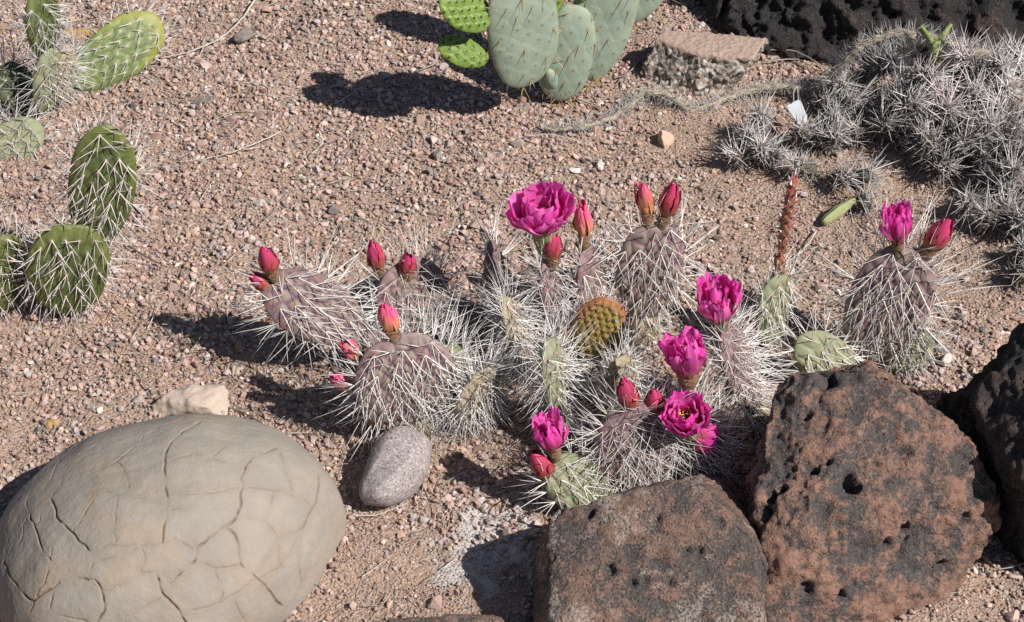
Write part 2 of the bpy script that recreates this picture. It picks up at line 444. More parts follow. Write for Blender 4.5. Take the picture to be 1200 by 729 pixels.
def lava_mat(name, dark, red, bal, pale=0.0, scale=1.0, fleck=.32, bd=.0026):
    g = NT(name); o = g.obj()
    a = g.noise(13 * scale, 7, .68, o, .4); b = g.noise(75 * scale, 5, .7, o); c = g.noise(420, 4, .7, o); e = g.noise(28 * scale, 6, .7, o, 1.2)
    f = g.math('ADD', g.math('ADD', g.math('MULTIPLY', a, .62), g.math('MULTIPLY', b, .38)), g.math('MULTIPLY', g.math('SUBTRACT', g.attr('relief', True), .5), .20))
    f = g.math('ADD', f, g.math('MULTIPLY', g.math('SUBTRACT', c, .5), .22)); m1 = g.ramp(f, (bal - .048, 0), (bal + .055, 1))
    rd = g.mix(b, tuple(x * .62 for x in red), tuple(x * 1.25 for x in red))
    dk = g.mix(g.ramp(c, (.35, 0), (.7, 1)), tuple(x * .7 for x in dark), tuple(x * 1.9 for x in dark))
    col = g.mix(m1, dk, rd)
    col = g.mix(g.math('MULTIPLY', g.ramp(e, (.55, 0), (.63, 1)), .45), col, tuple(x * 1.1 for x in dark))
    sp = g.voro(260, out='Color', vec=o); ss = g.n('ShaderNodeSeparateColor'); g.t.links.new(sp, ss.inputs[0])
    sd_ = g.voro(260, vec=o)
    fl = g.math('MULTIPLY', g.ramp(ss.outputs[0], (.90, 0), (.93, 1)), g.ramp(sd_, (.25, 1), (.4, 0)))
    col = g.mix(g.math('MULTIPLY', fl, fleck), col, (.42, .33, .27))
    if pale:
        p = g.ramp(g.noise(6 * scale, 6, .75, o, .5), (.60 - pale * .1, 0), (.66 - pale * .1, 1))
        q = g.ramp(c, (.40, 0), (.58, 1))
        col = g.mix(g.math('MULTIPLY', g.math('MULTIPLY', p, q), .75), col, (.50, .43, .38))
    h = g.math('ADD', g.math('ADD', c, g.math('MULTIPLY', b, 1.4)), g.math('ADD', g.math('MULTIPLY', g.noise(900, 3, .7, o), .6), g.math('MULTIPLY', g.ramp(g.voro(190, vec=o), (.0, 0), (.30, 1)), .9)))
    return g.done(col, g.ramp(b, (.3, .72), (.7, .95)), g.bump(h, .9, bd), .35)

M_LAVA = lava_mat('lava_rust', (.074, .064, .062), (.315, .178, .130), .492, .0, 2.2)
M_LAVA2 = lava_mat('lava_grey', (.088, .075, .070), (.28, .172, .132), .497, .7, 2.8)
M_BLACK = lava_mat('lava_black', (.040, .037, .038), (.13, .092, .076), .575, 0, 1.4, .15, .006)

def PZ(*t): return [G(x, y, z) for x, y, z in t]

# front boulder, the lower one
R1 = PZ((643, 610, .098), (668, 597, .105), (700, 585, .118), (742, 569, .128), (790, 563, .130), (830, 579, .128), (864, 610, .118), (893, 638, .104), (902, 665, .09),
        (651, 650, .090), (645, 740, .062), (893, 720, .062), (885, 800, .03), (660, 800, .03), (640, 760, .0), (900, 790, -.02), (660, 850, -.02), (880, 850, -.03),
        (628, 650, .0), (622, 690, .0), (618, 800, .0))
c0 = G(760, 640, -.03)
R1 += [c0 + np.array([.09, .10, 0]), G(790, 563, .13) + np.array([.0, .03, -.05]), G(690, 590, .10) + np.array([.03, .012, -.06]), G(860, 610, .11) + np.array([.01, .03, -.06])]
rock('boulder', R1, M_LAVA2, 'grey brown boulder with a broad pitted top face, in front of the magenta flowers', vox=.0024, sm=1, vesic=.0007, sharp=.0014, blocky=.0014, seed=3,
     amp=(.0024, .0018, .0010), pits=((714, 665, .007, .006), (741, 683, .006, .006), (805, 646, .005, .006), (820, 646, .005, .004), (690, 602, .006, .006), (757, 680, .004, .004), (785, 683, .004, .005), (770, 661, .010, .003), (770, 608, .005, .004), (842, 613, .006, .003)))

R2 = PZ((905, 445, .150), (930, 432, .165), (985, 427, .172), (1018, 421, .175), (1045, 440, .168), (1070, 470, .152), (1105, 494, .14), (1140, 513, .128), (1162, 548, .105), (1176, 590, .075),
        (1166, 615, .055), (1155, 645, .03), (1130, 690, .005), (1060, 712, .0), (1000, 728, .0), (940, 775, .0), (893, 800, .0), (898, 700, .06), (893, 640, .09), (886, 560, .115), (897, 500, .135),
        (950, 600, .12), (1010, 600, .115), (1080, 600, .1), (870, 640, .04), (865, 700, .0), (1110, 560, .115))
R2 += [G(920, 560, -.03) + np.array([0, .05, 0]), G(1060, 560, -.03) + np.array([0, .08, 0]), G(1150, 620, -.03), G(1020, 800, -.04), G(985, 428, .172) + np.array([0, .04, -.09]), G(880, 660, -.02)]
rock('boulder', R2, M_LAVA, 'big rust and black boulder with deep holes, at the foot of the rightmost budding cactus', vox=.0024, sm=1, vesic=.0007, seed=12, sharp=.0030, blocky=.0032,
     amp=(.007, .0030, .0014), pits=((952, 548, .006, .012), (950, 541, .013, .005), (1003, 568, .0085, .020), (999, 556, .006, .012), (972, 538, .004, .008), (1128, 540, .016, .007), (1066, 623, .007, .014), (1070, 640, .006, .014), (1063, 655, .006, .010), (968, 441, .010, .012), (945, 690, .008, .008), (985, 700, .007, .01), (1110, 665, .006, .008), (1125, 697, .005, .006),
                                     (893, 600, .009, .014), (903, 582, .007, .012), (915, 573, .005, .01), (1060, 530, .008, .006), (1098, 600, .010, .006), (945, 480, .006, .006), (1130, 610, .009, .008), (1040, 640, .008, .006)))

R3 = PZ((1092, 478, .02), (1108, 455, .07), (1150, 430, .11), (1205, 380, .17), (1290, 350, .2), (1360, 420, .2), (1150, 480, .13), (1165, 560, .10), (1165, 600, .04), (1175, 640, .0), (1215, 675, .0),
        (1360, 690, .0), (1300, 600, .12), (1200, 560, .13), (1100, 520, .0), (1240, 470, .18))
R3 += [G(1120, 520, -.03), G(1350, 520, -.03), G(1350, 690, -.03), G(1250, 480, -.03)]
rock('boulder', R3, M_BLACK, 'dark charcoal boulder cut by the frame, right of the big rust boulder', vox=.003, sm=5, seed=22, blocky=.0025, sharp=.003, amp=(.010, .004, .0012))

BR = PZ((838, 42, .0), (838, -190, .19), (842, -260, .24), (880, -270, .26), (905, 68, .0), (960, 76, .0), (1030, 84, .0), (1140, 92, .0), (1260, 100, .0), (1380, 90, .0), (1000, -240, .25), (1200, -230, .25), (1380, -220, .24), (940, -62, .12), (1080, -50, .12), (1250, -40, .12), (832, -18, .06))
BR += [b + np.array([0, .22, 0]) for b in PZ((850, -240, .22), (1050, -240, .25), (1380, -220, .24), (850, 30, 0.), (1380, 60, 0.))]
BR += PZ((840, 48, -.03), (950, 80, -.03), (1260, 104, -.03), (1380, 90, -.03))
rock('boulder', BR, M_BLACK, 'large black lava rock with a rough cracked face behind the grey spiny cactus', vox=.0034, sm=1, seed=33, blocky=.009, sharp=.007, amp=(.016, .006, .003), fr=(11, 34, 95))

# granite block with a pale flat top
g = NT('granite'); o = g.obj()
vc = g.voro(230, out='Color', vec=o); sp = g.n('ShaderNodeSeparateColor'); g.t.links.new(vc, sp.inputs[0])
col = g.ramp(sp.outputs[0], (.0, (.09, .09, .075)), (.32, (.19, .17, .145)), (.56, (.34, .26, .22)), (.8, (.44, .37, .32)), (1, (.55, .52, .47)))
geo = g.n('ShaderNodeNewGeometry'); sx = g.n('ShaderNodeSeparateXYZ'); g.t.links.new(geo.outputs['True Normal'], sx.inputs[0])
nz = g.noise(55, 5, .7, o)
col = g.mix(g.attr('crack', True), col, g.mix(nz, (.36, .245, .195), (.50, .385, .32)))
M_GRAN = g.done(col, .9, g.bump(g.math('ADD', g.voro(150, vec=o), g.noise(500, 3, .7, o)), .9, .002), .25)
TOPB = [(779, 35), (812, 37), (851, 47), (898, 45), (884, 68), (845, 65), (812, 61), (782, 45), (770, 44)]
BL = [G(x, y, .052) for x, y in TOPB] + PZ((748, 82, .02), (750, 100, 0), (808, 119, 0), (850, 111, 0), (874, 92, 0), (892, 60, .0), (750, 100, -.02), (808, 119, -.02), (874, 92, -.02), (890, 60, -.02), (775, 60, -.02))
def block_face(v, nn):                   # rough broken sides under a sawn-flat, paler top
    top = sstep(.0455, .0495, v[:, 2] + .0015 * fbm(v * 120, 3, 5)); d1, d2, cid = worley(v * np.array([130, 130, 95]), 4)
    return v + nn * ((1 - top) * (.0055 * (d2 - d1) + .003 * fbm(v * 70, 3, 6) - .003))[:, None], top
rock('stone_block', BL, M_GRAN, 'speckled granite block with a flat pinkish top beside the blue green prickly pear', vox=.0016, sm=1, seed=44, amp=(.0006, .0003, .0002), fr=(30, 120, 300), extra=block_face)

# cracked dome of tan mudstone
EC = G(203, 655); ES = pxs(EC)
FOOT = [(411, 612), (402, 645), (374, 684), (330, 724), (285, 756), (215, 782), (120, 792), (45, 778), (2, 738), (-12, 690), (-8, 655), (18, 618), (70, 578), (150, 548), (235, 538), (315, 547), (375, 572)]
def dome_pts():                          # its outline on the ground, then a cushion-shaped rise over it
    F = np.array([G(*q)[:2] for q in FOOT]); n = len(F); ring = []
    for i in range(n):
        p0, p1, p2, p3 = F[i - 1], F[i], F[(i + 1) % n], F[(i + 2) % n]
        for t in np.linspace(0, 1, 6, endpoint=False):
            ring.append(.5 * (2 * p1 + (p2 - p0) * t + (2 * p0 - 5 * p1 + 4 * p2 - p3) * t * t + (3 * p1 - p0 - 3 * p2 + p3) * t ** 3))
    ring = np.array(ring); c = G(212, 655)[:2]; P = []
    for th in np.linspace(0, PI / 2, 28):
        r = math.cos(th) ** .90; z = .128 * math.sin(th) ** .93 - .003
        for q in ring: P.append(np.array([*(c + (q - c) * r), z]))
    for q in ring[::3]: P.append(np.array([*(c + (q - c) * .95), -.04]))
    return P
MAJOR = [[(241, 490), (220, 502), (199, 517), (194, 534), (196, 571), (194, 608), (191, 635)],
         [(30, 589), (41, 619), (52, 645), (85, 678), (111, 681), (120, 696), (120, 715), (111, 735)],
         [(4, 659), (15, 681), (41, 702), (70, 681)],
         [(325, 525), (296, 537), (283, 556), (285, 571), (276, 604), (255, 622), (233, 641), (231, 654), (200, 683)],
         [(183, 674), (192, 696), (210, 718), (220, 735)], [(266, 619), (279, 637), (281, 661), (300, 678), (329, 711)],
         [(59, 587), (77, 619), (109, 650)], [(375, 556), (372, 585), (355, 619)]]
MINOR = [[(162, 488), (137, 508), (92, 534)], [(221, 488), (173, 508), (137, 539), (92, 561), (63, 578), (41, 615)], [(138, 539), (149, 560), (151, 580)],
         [(111, 558), (122, 574), (138, 582), (194, 586)], [(138, 582), (134, 608), (135, 635)], [(113, 582), (96, 604), (83, 622)],
         [(107, 656), (125, 641), (166, 639), (207, 633), (221, 641), (230, 645)], [(107, 659), (133, 654), (162, 643)],
         [(166, 641), (164, 670), (122, 691), (107, 678), (109, 659)], [(164, 672), (221, 667)], [(70, 681), (61, 715), (111, 729)],
         [(200, 578), (241, 578), (283, 571), (320, 574), (348, 580), (364, 591)], [(248, 536), (270, 545), (283, 555)],
         [(276, 604), (307, 611), (329, 630), (355, 619)], [(231, 656), (255, 665), (281, 662)], [(329, 630), (300, 669)], [(319, 580), (311, 611)],
         [(252, 667), (257, 703), (211, 718)], [(300, 678), (257, 706)], [(300, 678), (333, 659), (355, 622)], [(352, 622), (351, 655), (355, 685)], [(329, 530), (344, 574)],
         [(200, 598), (225, 594)], [(159, 715), (188, 700)], [(41, 702), (33, 729)], [(20, 640), (30, 610), (50, 590)], [(200, 540), (228, 532), (248, 536), (268, 520)], [(325, 640), (328, 660), (331, 665)],
         [(275, 706), (286, 726)], [(100, 500), (70, 540), (52, 575)], [(60, 640), (58, 670), (45, 700)]]
def densify(ln, step=5):                # a wandering line through the traced points
    P = np.array(ln, float); n = len(P); out = []
    for i in range(n - 1):
        p0, p1, p2, p3 = P[max(i - 1, 0)], P[i], P[i + 1], P[min(i + 2, n - 1)]
        for t in np.linspace(0, 1, max(2, int(np.hypot(*(p2 - p1)) / step)), endpoint=False):
            out.append(.5 * (2 * p1 + (p2 - p0) * t + (2 * p0 - 5 * p1 + 4 * p2 - p3) * t * t + (3 * p1 - p0 - 3 * p2 + p3) * t ** 3) + RNG.normal(0, .55, 2))
    return [tuple(x) for x in out] + [tuple(P[-1])]
def cracks(v, nn):
    BVH = BVHTree.FromPolygons([Vector(q_) for q_ in v], FACES)
    crk = np.zeros(len(v)); d = np.zeros(len(v)); jit = .0016 * np.stack([vnoise(v * 90, q) for q in (1, 2, 3)], 1); vj = v + jit
    from mathutils.kdtree import KDTree
    kd = KDTree(len(v)); [kd.insert(Vector(q_), i_) for i_, q_ in enumerate(v)]; kd.balance(); wob = .95 + .35 * vnoise(v * 45, 9); halo = np.zeros(len(v))
    for lines, dep, wd, st in ((MAJOR, .0026, .00080, 1), (MINOR, .0011, .00055, .62)):
        for ln in lines:
            p3 = [hit(BVH, *p) for p in densify(ln)]
            for a_, b_ in zip(p3[:-1], p3[1:]):
                ix = np.array([q_[1] for q_ in kd.find_range(Vector((a_ + b_) / 2), float(np.linalg.norm(a_ - b_)) / 2 + .007)], int)
                if not len(ix): continue
                q = seg_dist(vj[ix], a_, b_); wv = wd * wob[ix]; k = np.exp(-(q / wv) ** 2)
                d[ix] = np.maximum(d[ix], dep * k); crk[ix] = np.maximum(crk[ix], st * np.exp(-(q / (wv * 1.5)) ** 2)); halo[ix] = np.maximum(halo[ix], np.exp(-(q / .0045) ** 2))
    pl = .0022 * fbm(v * 13, 2, 61) + .0006 * fbm(v * 40, 2, 63) + .00022 * fbm(v * np.array([60, 160, 100]), 3, 62)
    return v + nn * (pl - d + .0006 * (halo - 1) * 0)[:, None], np.maximum(crk, .22 * halo)
g = NT('mudstone'); o = g.obj()
a = g.noise(9, 5, .6, o); b = g.noise(60, 5, .7, o); c = g.noise(420, 4, .7, o); k2 = g.noise(26, 6, .7, o)
col = g.mix(a, (.262, .234, .203), (.368, .322, .272)); col = g.mix(g.math('MULTIPLY', g.ramp(b, (.35, 0), (.65, 1)), .4), col, (.31, .275, .24))
col = g.mix(g.math('MULTIPLY', g.ramp(g.noise(16, 6, .7, o, .8), (.50, 0), (.66, 1)), .5), col, (.36, .255, .165))
col = g.mix(g.math('MULTIPLY', g.ramp(c, (.25, 1), (.42, 0)), .35), col, (.17, .15, .13))
col = g.mix(g.math('MULTIPLY', g.ramp(k2, (.35, 0), (.6, 1)), .35), col, (.20, .185, .165))
col = g.mix(g.math('MULTIPLY', g.attr('crack', True), .66), col, (.165, .105, .064))
M_MUD = g.done(col, .88, g.bump(g.math('ADD', g.math('MULTIPLY', b, 1.2), c), .45, .0013), .25)
rock('dome_boulder', dome_pts(), M_MUD, 'low rounded tan boulder crazed with rusty cracks like a tortoise shell', vox=.0009, sm=6, amp=(.003, .0003, .00012), fr=(8, 50, 220), seed=55, extra=cracks)

# smooth river cobble
g = NT('cobble_skin'); o = g.obj(); n = g.noise(420, 4, .75, o)
col = g.mix(g.noise(22, 4, .6, o), (.25, .22, .22), (.36, .31, .30)); col = g.mix(g.ramp(n, (.38, 1), (.45, 0)), col, (.10, .075, .075)); col = g.mix(g.math('MULTIPLY', g.ramp(n, (.56, 0), (.62, 1)), .8), col, (.58, .53, .50))
M_COB = g.done(col, .75, g.bump(n, .35, .0008), .3)
a0, a1 = G(442, 572, .027), G(480, 530, .029); ax = nrm(a1 - a0); cn = (a0 + a1) / 2; cn[2] = .026
sd2 = nrm(np.cross(ax, [0, 0, 1])); P = []
for th in np.linspace(-PI / 2, PI / 2, 20):
    for ph in np.linspace(0, 2 * PI, 30, endpoint=False):
        tp = 1 + .14 * math.sin(th) - .10 * math.sin(th * 2 + ph); P.append(cn + ax * .0455 * math.copysign(abs(math.sin(th)) ** .85, th) + sd2 * .0275 * tp * math.cos(th) ** .85 * math.cos(ph) + np.array([0, 0, .028]) * math.cos(th) ** .85 * tp * max(-.9, min(.86, math.sin(ph))))
rock('cobble', P, M_COB, 'smooth egg shaped grey cobble beside the cracked dome boulder', 'stone', vox=.0016, sm=3, amp=(.0036, .0006, .0002), fr=(16, 70, 200), seed=66)

# smaller stones
def stone_mat(name, c1, c2, sp_):
    g = NT(name); o = g.obj(); a = g.noise(60, 5, .65, o); b = g.noise(380, 4, .75, o)
    col = g.mix(a, c1, c2); col = g.mix(g.math('MULTIPLY', g.ramp(b, (.30, 1), (.44, 0)), .6), col, sp_)
    return g.done(col, .85, g.bump(g.math('ADD', a, b), .6, .001), .25)
M_SAND = stone_mat('sandstone_skin', (.40, .30, .235), (.56, .475, .41), (.30, .20, .14))
M_PINK = stone_mat('pink_stone', (.45, .30, .22), (.60, .45, .36), (.34, .22, .17))
M_OCH = stone_mat('ochre_stone', (.36, .21, .08), (.46, .31, .15), (.20, .12, .06))
M_GREY = stone_mat('grey_stone', (.17, .145, .13), (.27, .235, .215), (.10, .085, .08))
M_WHITE = stone_mat('pale_stone', (.52, .48, .44), (.68, .65, .61), (.40, .35, .31))
ST = PZ((178, 474, .012), (200, 457, .022), (262, 451, .022), (267, 458, .018), (266, 492, .0), (180, 492, .0), (220, 453, .024), (240, 478, .022), (190, 468, .019)) + PZ((180, 485, -.02), (265, 485, -.02), (220, 455, -.02), (225, 470, -.015))
rock('stone', ST, M_SAND, 'pale sandy angular stone wedged behind the cracked dome boulder', 'stone', vox=.0018, sm=3, amp=(.0025, .0014, .0005), fr=(30, 110, 260), seed=71)
def pebble(px, py, w_, h_, mat, label, seed, hgt=.6, kind='stone'):
    c = G(px, py + h_ * .3); s = pxs(c); rg_ = np.random.default_rng(seed)
    P = chip(v2, 8, rg_, .1); P = P / np.abs(P).max(0) * np.array([w_ * .5 * s, h_ * .62 * s, h_ * .5 * s * hgt * 1.3])
    a_ = rg_.uniform(-.3, .3); P = P @ np.array([[math.cos(a_), math.sin(a_), 0], [-math.sin(a_), math.cos(a_), 0], [0, 0, 1]]) + c + np.array([0, 0, h_ * .28 * s])
    rock(kind, P, mat, label, 'stone', vox=max(.0008, w_ * s / 40), sm=1, amp=(.0012, .0006, .0003), fr=(60, 200, 400), seed=seed)
pebble(777, 161, 25, 24, M_PINK, 'peach coloured angular pebble in front of the granite block', 81, 1.0)
pebble(96, 37, 46, 20, M_OCH, 'ochre yellow flat stone behind the yellowing prickly pear pad', 82)
pebble(288, 40, 30, 22, M_GREY, 'dark grey stone beside the long curved twig', 83)
pebble(672, 199, 20, 10, M_WHITE, 'flat white pebble behind the biggest open flower', 84)
pebble(702, 189, 9, 22, M_WHITE, 'slender pale upright chip of stone in the gravel above the flowers', 85, .4)
pebble(278, 432, 18, 20, M_SAND, 'cream flake of stone lying by the shadow of the left cactus', 86, .3)
pebble(240, 118, 26, 16, M_GREY, 'grey stone alone in the gravel right of the yellowing pad', 87)
pebble(101, 712 - 210, 18, 12, M_GREY, 'small dark stone touching the back of the cracked dome boulder', 88)
pebble(62, 494, 24, 14, M_OCH, 'small mustard yellow stone left of the cracked dome boulder', 89)
pebble(325, 592, 1, 1, M_GREY, 'x', 90) if False else None
pebble(533, 590, 20, 14, M_PINK, 'pinkish brown pebble on the white dusted earth beside the grey cobble', 91)
pebble(745, 388, 52, 18, M_WHITE, 'flat whitish stone half hidden under the two budded upright pad', 92, .4)
pebble(885, 408, 24, 14, M_GREY, 'greyish flat stone right of the pale pad with a red shoot', 93, .5)
pebble(1108, 418, 14, 18, M_WHITE, 'white chip lying in the shadow behind the big rust boulder', 94, .4)
pebble(1188, 672, 20, 14, M_SAND, 'tan pebble lying at the foot of the charcoal boulder', 95)
R5 = PZ((455, 724, .03), (500, 719, .036), (545, 717, .038), (590, 721, .034), (605, 735, .02), (440, 745, .01), (520, 790, .02), (600, 790, .0), (440, 790, .0)) + PZ((440, 780, -.03), (600, 770, -.03), (520, 740, -.02))
rock('boulder', R5, M_LAVA2, 'low dark rock just peeping in at the bottom edge of the frame', seed=101, vox=.003, sm=5, amp=(.004, .0018, .0006))
# ------------------------------------------------------------------ prickly pear pads
def spine_mat(name, tr=0.0):
    g = NT(name); return g.done(g.attr('tint'), .55, None, .3)
M_SPINE = spine_mat('spine')

def pad_mat(name, body, body2, valley, areole, vstr=.6, rimc=None, rimstr=0, spot=None, gloss=.5):
    g = NT(name); o = g.obj(); a = g.noise(32, 4, .6, o); b = g.noise(260, 4, .7, o)
    col = g.mix(g.ramp(a, (.36, 0), (.66, 1)), body, body2)
    col = g.mix(g.math('MULTIPLY', g.attr('valley', True), vstr), col, valley)
    if rimc: col = g.mix(g.math('MULTIPLY', g.attr('rim', True), rimstr), col, rimc)
    if spot: col = g.mix(g.math('MULTIPLY', g.ramp(g.noise(70, 5, .7, o), (.615, 0), (.66, 1)), .7), col, spot)
    col = g.mix(g.math('MULTIPLY', g.ramp(b, (.5, 0), (.75, 1)), .16), col, (.5, .45, .40))
    col = g.mix(g.math('MULTIPLY', g.ramp(b, (.25, 1), (.42, 0)), .22), col, tuple(x * .4 for x in body))
    col = g.mix(g.attr('areole', True), col, areole)
    return g.done(col, gloss, g.bump(g.math('ADD', b, g.math('MULTIPLY', a, .5)), .22, .0012), .35)

M_PURP = pad_mat('pad_purple', (.255, .24, .18), (.27, .205, .195), (.14, .05, .085), (.21, .085, .045), .95, (.22, .10, .14), .45, gloss=.6)
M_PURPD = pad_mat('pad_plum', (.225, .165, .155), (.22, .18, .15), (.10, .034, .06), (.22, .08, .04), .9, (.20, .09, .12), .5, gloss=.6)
M_PALE = pad_mat('pad_pale_green', (.215, .245, .135), (.265, .275, .175), (.175, .150, .10), (.23, .085, .04), .5, gloss=.6)
M_GREEN = pad_mat('pad_green', (.064, .086, .023), (.096, .118, .034), (.055, .085, .018), (.36, .31, .20), .4, (.20, .22, .05), .35, gloss=.45)
M_YELL = pad_mat('pad_yellow_green', (.125, .165, .055), (.165, .205, .075), (.095, .135, .04), (.40, .34, .22), .45, (.33, .32, .06), .65, gloss=.5)
M_BLUE = pad_mat('pad_blue_green', (.245, .315, .245), (.285, .345, .27), (.25, .31, .23), (.13, .11, .08), .2, (.30, .31, .19), .35, (.46, .42, .33), gloss=.6)
M_NEW = pad_mat('pad_fresh_green', (.135, .215, .035), (.175, .26, .055), (.11, .18, .03), (.035, .05, .018), .3, (.25, .33, .05), .4, gloss=.45)
M_YOUNG = pad_mat('pad_young_red', (.205, .235, .030), (.25, .215, .050), (.28, .13, .05), (.36, .13, .08), .45, (.33, .075, .055), .7, gloss=.45)
M_SHOOT = pad_mat('pad_shoot_red', (.23, .115, .065), (.21, .15, .06), (.28, .055, .05), (.42, .13, .11), .6, (.36, .06, .06), .6, gloss=.5)
M_DRY = pad_mat('pad_withered', (.30, .265, .16), (.36, .31, .23), (.22, .15, .10), (.22, .09, .05), .6, gloss=.7)
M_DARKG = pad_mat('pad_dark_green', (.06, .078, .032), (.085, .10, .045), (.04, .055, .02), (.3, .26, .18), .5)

def white(n, lo=.55, hi=.86): return np.array([1, .965, .93]) * RNG.uniform(lo, hi, (n, 1)) * np.where(RNG.uniform(0, 1, (n, 1)) < .25, RNG.uniform(.4, .75, (n, 1)), 1)
STY = {   # areole spacing (px), tubercle height, spine recipe
    'purple': dict(sp=16.0, tub=.0018, main=(2, 3), ml=(22, 40), minor=.8, nl=(8, 15), rad=.00056, rim=(3, 5), rl=(32, 62), down=1.0, out=.42, brown=.2, col=(.74, .95)),
    'dense':  dict(sp=13.5, tub=.0016, main=(2, 3), ml=(28, 50), minor=2.2, nl=(10, 22), rad=.00048, rim=(4, 6), rl=(32, 66), down=.45, out=.8, brown=.2, col=(.66, .93)),
    'green':  dict(sp=17.5, tub=.0013, main=(2, 3), ml=(18, 35), minor=.5, nl=(7, 13), rad=.00076, rim=(3, 4), rl=(20, 42), down=.8, out=.75, brown=.15, col=(.50, .80)),
    'yellow': dict(sp=13.5, tub=.0009, main=(1, 3), ml=(9, 17), minor=1, nl=(5, 9), rad=.00064, rim=(2, 4), rl=(12, 28), down=.9, out=.6, brown=.1, col=(.52, .80)),
    'wild':   dict(sp=15, tub=.0012, main=(3, 4), ml=(18, 34), minor=3, nl=(8, 16), rad=.00055, rim=(3, 5), rl=(22, 44), down=.3, out=1.0, brown=.1, col=(.48, .75)),
    'blue':   dict(sp=19.5, tub=.0004, main=(0, 2), ml=(11, 19), minor=0, nl=(5, 9), rad=.00062, rim=(0, 2), rl=(12, 24), down=.7, out=.6, brown=.5, col=None),
    'bare':   dict(sp=11.0, tub=.0012, main=(0, 0), ml=(2, 4), minor=0, nl=(2, 3), rad=.0007, rim=(0, 0), rl=(2, 4), down=.2, out=1, brown=0, col=None),
    'shoot':  dict(sp=8.0, tub=.0013, main=(1, 2), ml=(3, 7), minor=2, nl=(3, 6), rad=.0004, rim=(2, 4), rl=(3, 8), down=.1, out=1, brown=.2, col=(.6, .85)),
    'young':  dict(sp=9.2, tub=.0016, main=(1, 2), ml=(3, 6.5), minor=2, nl=(2, 3.5), rad=.00046, rim=(3, 4), rl=(3.5, 8), down=.2, out=1, brown=.6, col=(.6, .85)),
}

def stone_ang(V, up): return V

